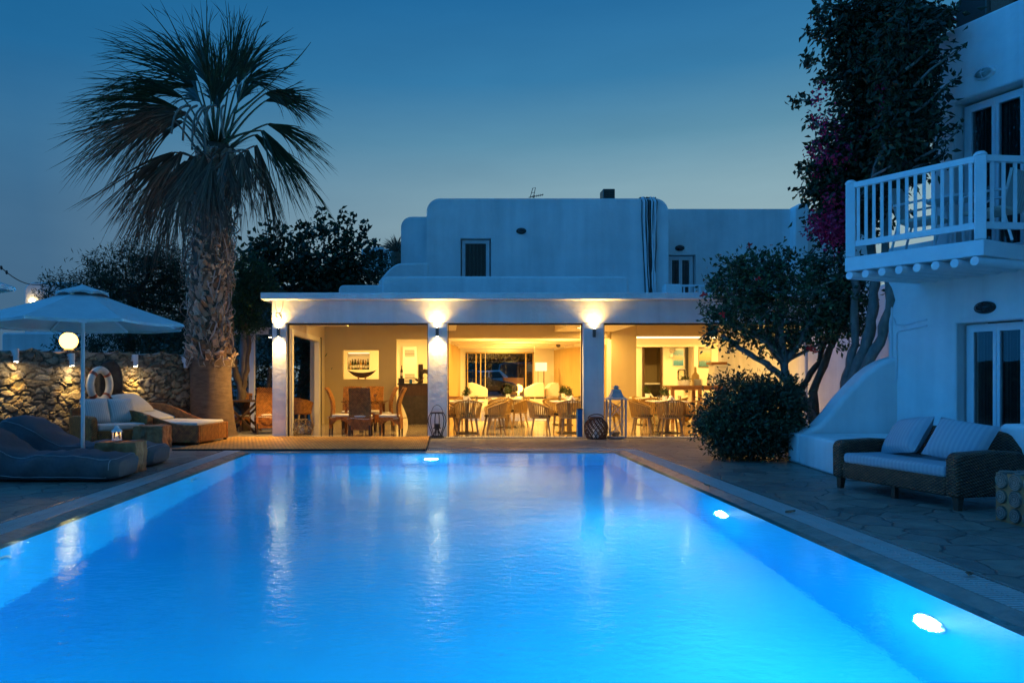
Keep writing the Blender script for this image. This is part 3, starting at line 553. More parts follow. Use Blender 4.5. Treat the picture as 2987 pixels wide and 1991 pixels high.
# rooftop antenna and cooler
ax, ay = GX(1226,21), 21; za_ = zt; zt = GZ(456,21)-.02
t = thing('tv_antenna', 'small bent television antenna on the roof edge', 'antenna', (ax,ay,zt)); m = MB(); m.bar((ax,ay,zt-.4),(ax,ay,zt+.12),.025); m.build('mast', M['black'], t)
m = MB(); m.bar((ax-.15,ay,zt+.05),(ax+.28,ay,zt+.13),.018)
for k in range(7): m.bar((ax-.1+k*.06,ay-.09,zt+.06+k*.011),(ax-.1+k*.06,ay+.09,zt+.06+k*.011),.008); m.bar((ax-.1+k*.06,ay,zt+.03+k*.011),(ax-.1+k*.06,ay,zt+.10+k*.011),.008)
m.build('boom', M['black'], t); m = MB(); m.tube([(ax-.1,ay,zt+.06),(ax-.03,ay,zt+.32),(ax+.05,ay,zt+.34),(ax,ay,zt+.1)], .01, 5); m.bar((ax-.08,ay,zt+.18),(ax+.04,ay,zt+.2),.01); m.build('reflector', M['black'], t)
zt = za_; cx, cy = GX(1399,23), 23; cz = GZ(435,23)-.60
t = thing('roof_cooler', 'square louvred cooling unit standing on the upper roof', 'cooling unit', (cx,cy,cz))
w_ = .19; m = MB(); m.box(cx-w_,cx+w_,cy,cy+.5,cz-.5,cz+.62); m.build('casing', M['gun'], t, bevel=.02)
for s in (-1,1):
    m = MB(); m.box(cx+s*.09-.07,cx+s*.09+.07,cy-.006,cy,cz+.03,cz+.57); pn = m.build('grille', M['black'], t)
    m = MB()
    for k in range(8): m.bar((cx+s*.09-.068,cy-.018,cz+.07+k*.066),(cx+s*.09+.068,cy-.018,cz+.07+k*.066),.012,.035)
    m.build('louvre', M['gun'], pn)
# ------------------------------------------------------------------ hotel wing at the right
Cn = Vector((6.78,11.04,0)); ud = Vector((.356,-.934,0)).normalized(); nn = Vector((-.934,-.356,0)).normalized()
HW = thing('hotel_wing', 'white two storey hotel wing with glazed doors and a timber balcony, at the right', 'building', Cn)
def FW(u, z, d=0): return Cn + ud*u + nn*d + Vector((0,0,z))
m = MB(); m.wall(Cn, ud, nn, (0,7), (0,6.22), [(1.03,1.87,.05,2.07),(1.0,1.87,2.98,5.17),(-1,.7,3.3,9)], .32); m.build('facade', M['white'], HW, bevel=.035)
bk = -nn
m = MB(); m.wall(FW(0,0,-.32), bk, (-ud), (0,4), (0,3.3), [], .3); m.wall(FW(.7,3.3,-.32), bk, (-ud), (0,4), (0,2.92), [], .3); m.build('end_wall', M['white'], HW)
m = MB(); a, b, c, d = FW(.7,6.15,-.1), FW(7,6.15,-.1), FW(7,6.15,-4.3), FW(.7,6.15,-4.3); m.add([a,b,c,d], [(0,1,2,3)]); a, b, c, d = FW(0,3.28,-.1), FW(.72,3.28,-.1), FW(.72,3.28,-4.3), FW(0,3.28,-4.3); m.add([a,b,c,d], [(0,1,2,3)]); m.build('roof', M['white'], HW, fix=False)
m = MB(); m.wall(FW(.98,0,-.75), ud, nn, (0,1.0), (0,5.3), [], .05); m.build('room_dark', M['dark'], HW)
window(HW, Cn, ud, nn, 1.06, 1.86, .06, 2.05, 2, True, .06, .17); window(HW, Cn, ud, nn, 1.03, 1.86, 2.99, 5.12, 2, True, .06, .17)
bulkhead(FW(1.42,GZ(707,9.75)), ud, nn, 'black oval lamp on the blue lit wall above the lower glazed door')
bulkhead(FW(1.42,GZ(172,9.75)), ud, nn, 'white rimmed oval lamp under the roof edge above the balcony door', 1, 'paint')
# pipes on the facade
m = MB(); z1 = 2.05
for dz, du in ((0,0),(.05,.05)):
    m.tube([FW(.62-du*.2,2.16-dz*1.3,.012), FW(.28,2.1-dz,.014), FW(.14+du,2.12-dz,.016), FW(.11+du*.5,2.22,.02)] if dz == 0 else [FW(.62,2.07,.012), FW(.2,2.02,.014), FW(.15,1.98,.014), FW(.15,1.3,.014), FW(.1,1.22,.016), FW(.0,1.18,.02)], .011, 6)
m.tube([FW(.07,2.5,.012), FW(.07,1.2,.012)], .012, 6); m.build('wall_pipe', M['paint'], HW)
m = MB(); m.bar(FW(.95,.62,.01), FW(.95,.73,.01), .008); m.build('hook', M['gun'], HW)
# balcony
A_, B_, C_ = Vector((5.61,10.13,0)), Vector((6.54,8.74,0)), Vector((8.1,8.92,0)); D_ = Vector((6.95,10.62,0))
def lift(p, z): return (p.x,p.y,z)
m = MB(); n4 = [A_,B_,C_+Vector((.4,.8,0)),D_]; zb, zt2 = 2.80, 3.0
m.add([lift(p,zb) for p in n4]+[lift(p,zt2) for p in n4], [(0,1,2,3),(4,5,6,7),(0,1,5,4),(1,2,6,5),(2,3,7,6),(3,0,4,7)]); m.build('balcony_slab', M['paint'], HW, bevel=.012)
inn = Vector((.93,.36,0)).normalized()
for k in range(8):
    p = A_.lerp(B_, .06+k*.128); m = MB(); m.tube([p-inn*.05+Vector((0,0,2.735)), p+inn*1.35+Vector((0,0,2.735))], .055, 10); m.build('balcony_beam', M['paint'], HW, smooth=True)
r = MB(); ab = (B_-A_).normalized(); inn2 = Vector((-ab.y,ab.x,0)); off = inn2*.05 if inn2.x > 0 else -inn2*.05
Ar, Br = A_+off+ab*.06, B_+off-ab*.06; Cr = C_ + Vector((0,.06,0))
for p, q in ((Ar,Br),(Br,Cr)):
    r.bar(lift(p,4.0), lift(q,4.0), .075, .075); r.bar(lift(p,3.18), lift(q,3.18), .05, .08)
rl = r.build('balcony_railing', M['paint'], HW)
for p in (Ar, Br):
    b_ = MB(); b_.box(p.x-.06,p.x+.06,p.y-.06,p.y+.06,3.0,4.03,R(-33)); b_.lathe([(.075,0),(.07,.025),(.045,.05),(.001,.06)], 12, (p.x,p.y,4.03)); b_.build('post', M['paint'], rl, bevel=.008)
for p, q, n in ((Ar,Br,14),(Br,Cr,9)):
    for i in range(1, n+1):
        s = p.lerp(q, i/(n+1)); b_ = MB(); b_.box(s.x-.02,s.x+.02,s.y-.02,s.y+.02,3.2,3.97,R(-33)); b_.build('baluster', M['paint'], rl)
# stair flank that swoops up to the facade, with its low ledge
SW = thing('swooping_wall', 'low white wall that sweeps up in a curve to the hotel wing', 'wall', (6.0,10.9,0))
sw = [(5.33,.0),(5.33,.475)]
pts = [(1843,995),(1880,975),(1905,948),(1930,915),(1958,885),(1985,858),(2008,840),(2030,828),(2060,818)]
sw += [(GX(a,10.95)+(.0),GZ(b,10.95)) for a,b in pts] + [(6.95,1.66),(6.95,0)]
m = MB(); m.prism(sw[1:-1]+[(6.95,.0),(5.33,.0)], 10.9, 11.25); m.build('curved_flank', M['white'], SW, bevel=.06, seg=3)
m = MB(); m.prism([(5.33,10.88),(5.12,9.15),(6.2,8.95),(6.6,9.6),(6.7,10.88)], 0, .47, 'z'); m.build('ledge', M['white'], SW, bevel=.04, seg=3)
m = MB(); m.prism([(5.33,10.7),(5.80,12.6),(5.95,12.6),(5.48,10.75)], 0, .17, 'z'); m.build('planter_kerb', M['white'], SW, bevel=.03)
pr = MB(); px_, py_ = GX(2322,7.35), 7.35
pr.prism(rounded(px_+.03, px_+.9, 0, GZ(975,7.35), .06, 4), 7.15, 7.55); tag(pr.build('garden_pier', M['white'], bevel=.03, loc=(px_+.4,7.35,0)), 'short white wall behind the right arm of the striped sofa', 'wall')
# roof thing on the wing
cp = FW(1.15,6.2,-.7); t = thing('roof_hut', 'small dark window box on the roof of the hotel wing', 'roof window', cp)
m = MB(); m.box(cp.x-.25,cp.x+.5,cp.y-.1,cp.y+.5,6.15,6.9); m.build('casing', M['gun'], t, bevel=.01); m = MB(); m.box(cp.x-.19,cp.x+.44,cp.y-.115,cp.y-.105,6.22,6.84); m.build('pane', M['winglass'], t)
# ------------------------------------------------------------------ stone wall on the left
def stone_wall():
    a = np.array((-11.6,11.02)); b = np.array((-5.75,17.02)); ln = float(np.linalg.norm(b-a)); d = (b-a)/ln; n = np.array((d[1],-d[0])); hgt = 1.86
    du = .026; nu = int(ln/du); nv = int(hgt/du); cell = .122
    U, V = np.meshgrid(np.linspace(0,ln,nu+1), np.linspace(0,hgt,nv+1), indexing='ij')
    gu, gv = int(ln/cell)+3, int(hgt/cell)+3
    rs = np.random.default_rng(3)
    cu = (np.arange(gu)[:,None]-1+rs.uniform(.05,.95,(gu,gv)))*cell; cv = (np.arange(gv)[None,:]-1+rs.uniform(.05,.95,(gu,gv)))*cell
    C = np.stack([cu.ravel(), cv.ravel()],1); Q = np.stack([U.ravel()+.02*np.sin(V.ravel()*17)+.012*np.sin(V.ravel()*41+U.ravel()*23), V.ravel()+.02*np.sin(U.ravel()*19)],1)
    C = C[rs.random(len(C)) > .3]; wgt = rs.uniform(0,.09,len(C)); f1 = np.full(len(Q),9.); f2 = np.full(len(Q),9.); idx = np.zeros(len(Q),int)
    for k,(p,w) in enumerate(zip(C,wgt)):
        dd = (np.abs((Q[:,0]-p[0])*.85*np.cos(k)+(Q[:,1]-p[1])*np.sin(k)*.35)**2.7+np.abs(Q[:,1]-p[1]-.3*np.sin(k*2.)*(Q[:,0]-p[0]))**2.7)**(1/2.7)*1.0+np.hypot((Q[:,0]-p[0])*.85,Q[:,1]-p[1])*.6+w
        m1 = dd < f1; f2 = np.where(m1, f1, np.minimum(f2, dd)); idx = np.where(m1, k, idx); f1 = np.where(m1, dd, f1)
    e = np.clip((f2-f1-.006)/.045,0,1); e = e*e*(3-2*e); out = rs.uniform(.5,1.2,len(C))[idx]*.042*e*(1.0-.2*np.clip(f1/.2,0,1)**2) + rs.normal(0,.0022,len(Q))
    tilt = rs.uniform(-.12,.12,(len(C),2))[idx]; out += e*(tilt[:,0]*(Q[:,0]-C[idx,0])+tilt[:,1]*(Q[:,1]-C[idx,1]))
    top = V.ravel()+np.where(V.ravel() > hgt-.1, .03*np.sin(U.ravel()*7)+.02*np.sin(U.ravel()*19), 0)
    P3 = np.stack([a[0]+d[0]*U.ravel()+n[0]*out, a[1]+d[1]*U.ravel()+n[1]*out, top],1)
    pal = np.array([(.27,.22,.165),(.20,.165,.125),(.33,.275,.21),(.235,.205,.165),(.16,.135,.105),(.29,.215,.14)]); cs = pal[rs.integers(0,len(pal),len(C))]*rs.uniform(.8,1.35,(len(C),1))*1.15
    col = cs[idx]*(.42+.58*e[:,None])
    mb = MB(); mb.v = list(map(tuple,P3.tolist())); W_ = nv+1
    for i in range(nu):
        for j in range(nv): q = i*W_+j; mb.f.append((q,q+W_,q+W_+1,q+1))
    # top and back
    nb = len(mb.v); bk = [(a[0]+d[0]*u-n[0]*.45, a[1]+d[1]*u-n[1]*.45) for u in np.linspace(0,ln,nu+1)]
    mb.v += [(x,y,hgt) for x,y in bk]+[(x,y,0) for x,y in bk]
    for i in range(nu): mb.f.append((i*W_+nv,(i+1)*W_+nv,nb+i+1,nb+i)); mb.f.append((nb+i,nb+i+1,nb+nu+2+i,nb+nu+1+i))
    mb.f.append(tuple([nu*W_+j for j in range(W_)]+[nb+nu, nb+2*nu+1]))
    o = mb.build('stone_wall', attrmat('rubble_stone','stone'), None, loc=(float(a[0]+b[0])/2,float(a[1]+b[1])/2,0), fix=False)
    at = o.data.color_attributes.new('stone','FLOAT_COLOR','POINT'); arr = np.ones((len(o.data.vertices),4)); arr[:,:3] = (.22,.18,.14); arr[:len(col),:3] = col; at.data.foreach_set('color', arr.ravel())
    tag(o, 'rough rubble stone wall with spotlights behind the loungers', 'stone wall')
    return a, d, n
wa, wd, wn = stone_wall()
def onwall(px, z, out=.0):
    k = (px-PX)/F; u = (k*wa[1]-wa[0])/(wd[0]-k*wd[1]); p = wa+wd*u+wn*out; return Vector((p[0],p[1],z))
def wallspot(px, py, lit, label, e=9):
    p0 = onwall(px, 1, .0); z = GZ(py, p0.y); p = onwall(px, z, .20); t = thing('wall_spotlight', label, 'spotlight', p, 'white spotlights on the stone wall')
    b = MB(); b.tube([p+Vector((0,0,.13)), p+Vector((0,0,-.13))], .052, 18); b.build('lamp_body', M['pole'], t, smooth=True)
    q = onwall(px, z+.06, .01)
    b = MB(); b.bar(q, p+Vector((0,0,.06)), .045); b.bar(q+Vector((0,0,-.07)), q+Vector((0,0,.07)), .10, .05); b.build('bracket', M['pole'], t)
    b = MB(); b.lathe([(.001,0),(.042,0)], 14, p+Vector((0,0,-.131)), caps=False); b.build('lens', M['ledwhite'] if lit else M['gun'], t)
    if lit: light('lamp_glow', 'SPOT', p+Vector((0,0,-.14)), e, (1,.62,.14), t, rot=(R(14)*wn[1]*-1, R(-14)*wn[0]*-1, 0), spot_size=R(60), spot_blend=.9, shadow_soft_size=.03)
wallspot(30, 816, True, 'lit white spotlight at the left end of the stone wall', 85); wallspot(158, 826, True, 'lit white spotlight on the wall below the glowing globe', 75); wallspot(303, 828, True, 'lit white spotlight on the wall right of the lifebuoy', 95); wallspot(418, 832, False, 'unlit small white spotlight on the wall beside the palm trunk')
# globe lamp on the wall
p = onwall(164, 1.87, -.16); t = thing('globe_lamp', 'glowing round globe lamp on top of the stone wall', 'globe lamp', p)
b = MB(); b.lathe([(.12,-.01),(.12,.02),(.07,.05)], 18, p); b.build('base', M['gun'], t, smooth=True)
b = MB(); b.lathe([(.07+.0,.045)]+[(.178*math.sin(a), .215-.178*math.cos(a)) for a in [PI*(.13+.87*i/14) for i in range(15)]], 28, p, caps=False); b.build('globe', M['globe'], t, smooth=True)
# dark stone pier with the lifebuoy on it
p = onwall(247, 0, .12); t = thing('stone_pier', 'dark round topped stone pier beside the lifebuoy', 'stone pier', p)
m = MB(); ux = Vector((wd[0],wd[1],0)); un = Vector((wn[0],wn[1],0))
prof = [(-.25,0),(-.25,1.3)]+[(-.25+.25*(1-math.cos(a)), 1.3+.38*math.sin(a)) for a in [PI*i/10 for i in range(1,10)]]+[(.25,1.3),(.25,0)]
k = len(prof); m.v = [tuple(p+ux*a_+Vector((0,0,b_))+un*s) for s in (.1,-.3) for a_,b_ in prof]; m.f = [tuple(range(k)), tuple(reversed(range(k,2*k)))]+[(i,(i+1)%k,k+(i+1)%k,k+i) for i in range(k)]
m.build('pier_stone', surf('dark_basalt', (.018,.017,.018), (.06,.055,.05), 9, .9, 1.0, 12), t, bevel=.03)
c = onwall(215, 1.2, .36); c.z = GZ(884,c.y); t = thing('lifebuoy', 'white lifebuoy with faded red bands hanging on the stone wall', 'lifebuoy', c)
nrm = Vector((.93,-.36,0)).normalized(); sx_ = Vector((-nrm.y,nrm.x,0))
rmaj, rmin = .30, .075
def ringpt(a): return c+(sx_*math.cos(a)*.82+Vector((0,0,1.06))*math.sin(a))*rmaj
for k in range(4):
    a0 = PI/4+k*PI/2+.11; a1 = a0+PI/2-.22
    m = MB(); m.tube([ringpt(a0+(a1-a0)*i/12) for i in range(13)], rmin, 14, cap=False); m.build('float_ring', M['ring'], t, smooth=True)
    m = MB(); m.tube([ringpt(a0-.22+.22*i/4) for i in range(5)], rmin+.004, 14, cap=False); m.build('red_band', M['red'], t, smooth=True)
# ------------------------------------------------------------------ parasols
def parasol(x, y, rad, zr, za, label, rot=0):
    t = thing('parasol', label, 'parasol', (x,y,0), 'pale canvas parasols')
    b = MB(); b.tube([(x,y,.25),(x,y,za-.05)], .026, 16); b.tube([(x,y,zr+.02),(x,y,zr+.14)], .05, 16); b.build('pole', M['pole'], t, smooth=True)
    b = MB(); b.lathe([(.32,0),(.32,.05),(.06,.07),(.045,.30),(.03,.32)], 24, (x,y,0)); b.build('base', M['gun'], t, smooth=True)
    n = 8; cor = [(math.cos(rot+2*PI*i/n), math.sin(rot+2*PI*i/n)) for i in range(n)]
    def canopy(r0, r1, z0, z1, drop, hem):
        mb = MB(); K = 8; J = 8
        for i in range(n):
            a, c2 = cor[i], cor[(i+1)%n]; base = len(mb.v)
            for q in range(K+1):
                f = q/K; r = r0+(r1-r0)*f; z = z1+(z0-z1)*(f**.92)
                for j in range(J+1):
                    g_ = j/J; ex, ey = a[0]*(1-g_)+c2[0]*g_, a[1]*(1-g_)+c2[1]*g_; sag = drop*math.sin(PI*g_)*f
                    mb.v.append((x+ex*r*(1-.02*math.sin(PI*g_)*f), y+ey*r*(1-.02*math.sin(PI*g_)*f), z-sag))
            for q in range(K):
                for j in range(J): s0 = base+q*(J+1)+j; mb.f.append((s0,s0+1,s0+J+2,s0+J+1))
            if hem:
                e0 = base+K*(J+1); nb = len(mb.v)
                for j in range(J+1): vx = mb.v[e0+j]; mb.v.append((vx[0],vx[1],vx[2]-hem))
                for j in range(J): mb.f.append((e0+j,e0+j+1,nb+j+1,nb+j))
        return mb
    cn = canopy(.10, rad, zr, za-.07, .022, .035).build('canopy', M['canvas'], t, fix=False); 
    sd = cn.modifiers.new('thick','SOLIDIFY'); sd.thickness = .004
    v = canopy(.02, rad*.25, za-.115, za+.01, -.028, .03).build('vent_cap', M['canvas'], t, fix=False); sd = v.modifiers.new('thick','SOLIDIFY'); sd.thickness = .004
    for i in range(n):
        a = cor[i]; m = MB(); m.bar((x+a[0]*.05,y+a[1]*.05,za-.12),(x+a[0]*(rad+.012),y+a[1]*(rad+.012),zr-.022),.026,.02)
        rb = m.build('rib', M['pole'], t); m = MB(); m.bar((x+a[0]*.05,y+a[1]*.05,zr+.08),(x+a[0]*rad*.52,y+a[1]*rad*.52,zr+(za-zr)*.42-.05),.016); m.build('strut', M['pole'], rb)
    return t
parasol(-5.115, 10.1, 1.41, 2.06, 2.60, 'open octagonal canvas parasol standing over the grey loungers')
parasol(-5.21, 5.94, 1.42, 2.17, 2.68, 'canvas parasol at the left edge, only the tip of its canopy in view', R(40))
# ------------------------------------------------------------------ bean bag loungers
def beanbag(xr, xl, yf, w, label, hp, seed):
    t = thing('beanbag_lounger', label, 'bean bag lounger', ((xr+xl)/2, yf+w/2, 0), 'grey bean bag loungers')
    L_ = xr-xl
    def prof(s):   # s from head 0 to foot 1
        if s < .12: h = hp*(.62+.38*math.sin(s/.12*PI/2))
        elif s < .50: k = (s-.12)/.38; h = hp+(.33-hp)*(k*k*(3-2*k))
        else: h = .33+.03*math.sin((s-.5)*9)
        return h
    nu, nv = 48, 20
    def pt(u, v):
        a = 2*PI*v; s = u; h = prof(s)
        # rounded box section, pinched at both ends
        en = 1-.30*max(0,(s-.93)/.07)**2-.25*max(0,(.05-s)/.05)**2
        ca, sa = math.cos(a), math.sin(a); ex = .42 if s > .5 else .5
        yy = math.copysign(abs(ca)**ex, ca)*w/2*en; zz = math.copysign(abs(sa)**(ex+.05), sa)
        wr = .012*math.sin(s*31+a*3+seed)+.009*math.sin(s*67-a*5)
        bend = .0 if s > .5 else (.5-s)*.0
        return (xl+L_*(s if s < .985 else .985+(s-.985)*.5)+(.05*(sa*.5)*(1 if s > .9 else 0)), yf+w/2+yy+wr*ca, max(.004, h/2+zz*h/2*en+wr*max(sa,0)+bend))
    m = MB(); m.sheet(pt, nu, nv)
    for u in (0,1): q = [len(m.v)+i for i in range(nv)]; m.v += [pt(u,i/nv) for i in range(nv)]; m.f.append(tuple(q))
    o = m.build('bag', M['greyf'], t, smooth=True); 
    pm = MB(); pm.tube([Vector(pt(.955, v/28)) + Vector((.004,0,0)) for v in range(15)], .0045, 6)
    pm.tube([Vector(pt(u/40, .565))+Vector((0,-.004,.003)) for u in range(1,39)], .006, 6); pm.tube([Vector(pt(u/40, .5-.115))+Vector((0,-.004,.005)) for u in range(1,39)], .006, 6); pm.build('piping', M['piping'], o)
beanbag(-4.13, -6.55, 8.97, .80, 'dark grey bean bag lounger nearest the pool, in front of the stump table', .78, 1)
beanbag(-4.28, -6.72, 10.42, .86, 'dark grey bean bag lounger farther back, behind the parasol pole', .74, 4)
# stumps and the candle lantern
def stump(x0, x1, y0, y1, z, label, seed):
    t = thing('stump_table', label, 'side table', ((x0+x1)/2,(y0+y1)/2,0), 'timber block side tables')
    rs = random.Random(seed); m = MB(); nx, nz = 14, 10
    def side(p, q, k):
        return lambda u,v: (p[0]+(q[0]-p[0])*u+rs.uniform(-k,k), p[1]+(q[1]-p[1])*u+rs.uniform(-k,k), z*v)
    m = MB(); m.box(x0,x1,y0,y1,0,z); me = m.build('block', M['log'], t, bevel=.012)
    s = me.modifiers.new('cut','SUBSURF'); s.subdivision_type = 'SIMPLE'; s.levels = s.render_levels = 5
    tx = bpy.data.textures.new('rough_'+str(seed), 'CLOUDS'); tx.noise_scale = .12; dm = me.modifiers.new('rough','DISPLACE'); dm.texture = tx; dm.strength = .055; dm.mid_level = .5; dm.texture_coords = 'GLOBAL'
    return t
stump(-4.84,-4.27,9.86,10.24,.42,'rough timber block table carrying the candle lantern',1); stump(-5.75,-5.2,13.15,13.6,.43,'rough timber block between the armchair and the chaise',2)
lx, ly, lz = -4.60, 10.02, .437; t = thing('candle_lantern', 'small white lantern with a burning candle on the timber block', 'lantern', (lx,ly,lz))
m = MB(); m.lathe([(.072,0),(.075,.012),(.066,.022)], 6, (lx,ly,lz)); 
for k in range(6): a = PI/3*k; m.bar((lx+.062*math.cos(a),ly+.062*math.sin(a),lz+.02),(lx+.06*math.cos(a),ly+.06*math.sin(a),lz+.125),.010)
m.build('frame', M['pole'], t); m = MB(); m.lathe([(.076,.122),(.07,.135),(.045,.16),(.034,.165),(.034,.185),(.02,.2),(.012,.21)], 12, (lx,ly,lz)); m.build('roof', M['pole'], t, smooth=True)
m = MB(); m.tube([(lx+.036*math.cos(a),ly,lz+.225+.036*math.sin(a)) for a in [2*PI*i/16 for i in range(16)]], .0035, 5, closed=True); m.build('handle', M['pole'], t)
m = MB(); m.lathe([(.028,.02),(.028,.07),(.02,.074)], 14, (lx,ly,lz)); m.build('candle', M['ceramic'], t, smooth=True); m = MB(); m.lathe([(.002,.07),(.011,.085),(.008,.1),(.001,.118)], 10, (lx,ly,lz)); m.build('flame', M['flame'], t, smooth=True)
m = MB(); m.lathe([(.056,.022),(.056,.122)], 6, (lx,ly,lz), caps=False); m.build('pane', M['glass'], t); light('candle_glow','POINT',(lx,ly,lz+.1),1.6,(1,.5,.14),t,shadow_soft_size=.015)
# ------------------------------------------------------------------ soft cushions
def cushion(mb, w, d, h, M_, pw=2.6, n=14):
    # pillow: thick in the middle, pinched at the rim
    def f(s):
        def g(u, v):
            a, b = 2*u-1, 2*v-1; k = max(0,(1-abs(a)**pw))*max(0,(1-abs(b)**pw)); e = 1-.05*(1-k)*0
            return M_ @ Vector((a*w/2*(1-.04*(1-abs(b))*abs(a)), b*d/2*(1-.04*(1-abs(a))*abs(b)), s*h/2*k**.45))
        return g
    mb.sheet(f(1), n, n); mb.sheet(f(-1), n, n); return mb
def TM(loc, rx=0, ry=0, rz=0): return Matrix.Translation(loc) @ Matrix.Rotation(rz,4,'Z') @ Matrix.Rotation(ry,4,'Y') @ Matrix.Rotation(rx,4,'X')
def pad(name, parent, mat, x0, x1, y0, y1, z0, z1, bev=.035):
    m = MB(); m.box(x0,x1,y0,y1,z0,z1); return m.build(name, mat, parent, bevel=bev, seg=3)
def pillow(label, mat, w, d, h, loc, rx, ry, rz, group=None):
    m = MB(); cushion(m, w, d, h, Matrix.Rotation(0,4,'X')); o = m.build('pillow', mat, None, smooth=True, loc=(0,0,0)); o.location = loc; o.rotation_euler = (rx,ry,rz); return tag(o, label, 'pillow', group)
# wicker seating (front faces -Y before turning)
def seat_box(root, W, D, arm, back, zs, mw, mc, legs=True, armw=.14, feet=.1):
    h = W/2
    m = MB(); m.box(-h+armw,h-armw,-D/2,-D/2+.05,feet,zs-.02); m.box(-h+armw,h-armw,-D/2+.05,D/2-.1,zs-.08,zs-.03); m.build('seat_frame', mw, root, bevel=.02)
    for s in (-1,1):
        n = 10; poly = [(-D/2-.01,feet),(-D/2-.015,arm-.09)]+[(-D/2-.015+.1*(1-math.cos(a)), arm-.09+.09*math.sin(a)) for a in [PI/2*i/5 for i in range(1,6)]]+[(.05,arm+.015),(D/2-.12,arm+.0),(D/2+.02,arm-.05),(D/2-.0,feet)]
        x0, x1 = (-h, -h+armw) if s < 0 else (h-armw, h); m = MB(); m.prism(poly, x0, x1, 'x'); m.build('arm', mw, root, bevel=.03, seg=3)
    m = MB(); nb = 12
    poly = [(-h+armw*.3+(W-armw*.6)*i/nb, back-.05*(2*i/nb-1)**2) for i in range(nb+1)]
    P_ = [(x, D/2-.12, feet) for x,_ in poly]; k = nb+1
    m.v = [(x,D/2-.13,feet) for x,_ in poly]+[(x,D/2+.02,z) for x,z in poly]+[(x,D/2-.04,feet) for x,_ in poly]+[(x,D/2+.12,z-.01) for x,z in poly]
    for i in range(nb): m.f += [(i,i+1,k+i+1,k+i),(2*k+i+1,2*k+i,3*k+i,3*k+i+1),(k+i,k+i+1,3*k+i+1,3*k+i),(i+1,i,2*k+i,2*k+i+1)]
    m.f += [(0,k,3*k,2*k),(nb,2*k+nb,3*k+nb,k+nb)]; m.build('backrest', mw, root, bevel=.025)
    if legs:
        for sx in (-1,1):
            for sy in (-1,1): m = MB(); m.bar((sx*(h-.07),sy*(D/2-.06),feet+.03),(sx*(h-.065),sy*(D/2-.055),0),.075,.075,.05); m.build('leg', M['darkwood'], root)
    pad('seat_cushion', root, mc, -h+armw+.01,h-armw-.01,-D/2-.005,D/2-.14,zs-.03,zs+.09,.04)
t = thing('wicker_armchair', 'wide brown wicker armchair with a pale seat cushion by the stone wall', 'armchair'); seat_box(t, 1.18, .92, .60, .78, .36, M['wick'], M['cream'], True, .13, .07)
t.location = (-6.42,13.75,0); t.rotation_euler = (0,0,R(50)); 
def onchair(c, rz, x, y, z): return Matrix.Translation(c) @ Matrix.Rotation(rz,4,'Z') @ Vector((x,y,z))
for x, lab, tilt in ((-.24,'ribbed pale pillow on the armchair, half behind the parasol pole',R(66)),(.26,'ribbed pale pillow on the armchair, right of the parasol pole',R(62))):
    pillow(lab, M['stripew'], .52, .52, .2, onchair(t.location, R(50), x, .12, .68), tilt, 0, R(50), 'pillows on the wicker armchair')
# chaise
t = thing('wicker_chaise', 'long honey brown wicker chaise with a raised head end by the wall', 'chaise longue', (-4.8,14.6,0))
ang = R(173); 
def CH(x, y, z): return (-4.78+x*math.cos(ang)+y*math.sin(ang)*-1*-1, 13.85+x*math.sin(ang)-y*math.cos(ang), z)
def panel(name, poly, y0, y1, mat):
    m = MB(); k = len(poly); m.v = [CH(a,y0,b) for a,b in poly]+[CH(a,y1,b) for a,b in poly]; m.f = [tuple(range(k)), tuple(reversed(range(k,2*k)))]+[(i,(i+1)%k,k+(i+1)%k,k+i) for i in range(k)]; return m.build(name, mat, t, bevel=.02)
Wc = 1.35
top = lambda h1: [(0,.05),(0,.40)]+[(x, .40+(h1-.40)*(.5-.5*math.cos(PI*min(1,max(0,(x-.25)/1.35))))) for x in [i*.15 for i in range(1,15)]]+[(2.15,h1),(2.15,.05)]
panel('side_panel', top(.70), 0, .07, M['wick']); panel('side_panel', top(.78), Wc-.07, Wc, M['wick'])
panel('foot_panel', [(-.0,.06),(0,.40),(.06,.40),(.06,.06)], .072, Wc-.072, M['wickl']); panel('headboard', [(2.06,.06),(2.16,.88),(2.24,.88),(2.15,.06)], .0, Wc, M['wick'])
panel('seat_cushion', [(.062,.36),(.075,.44),(1.15,.46),(1.2,.38)], .075, Wc-.075, M['cream']); panel('back_cushion', [(1.16,.44),(1.14,.50),(2.0,.78),(2.05,.7)], .075, Wc-.075, M['cream'])
for x,y in ((.05,.04),(.05,Wc-.05),(2.05,.04),(2.05,Wc-.05)):
    m = MB(); m.bar(CH(x,y,.07),CH(x,y,0),.06); m.build('leg', M['darkwood'], t)
q = CH(1.72,.62,.80); pillow('large pale pillow leaning on the head of the chaise', M['cream'], .95, .55, .2, q, R(38), 0, R(83))
# ------------------------------------------------------------------ sofa on the right with two pillows
t = thing('wicker_sofa', 'dark wicker two seat sofa with a blue striped seat cushion at the right', 'sofa'); seat_box(t, 1.66, .86, .57, .77, .34, M['wickd'], M['stripe'], True, .15, .13)
sl, sr = Vector((5.23,7.90,0)), R(-77.3); t.location = sl; t.rotation_euler = (0,0,sr)
m = MB(); m.bar((0,-.36,.2),(0,-.36,0),.05); m.build('leg', M['darkwood'], t)
for x, lab, tz in ((-.30,'striped blue pillow at the far end of the wicker sofa',-.14),(.36,'striped blue pillow at the near end of the wicker sofa',.12)):
    pillow(lab, M['stripe'], .60, .48, .22, onchair(sl, sr, x, .10, .645), R(56), tz, sr+tz*1.5, 'striped pillows on the wicker sofa')
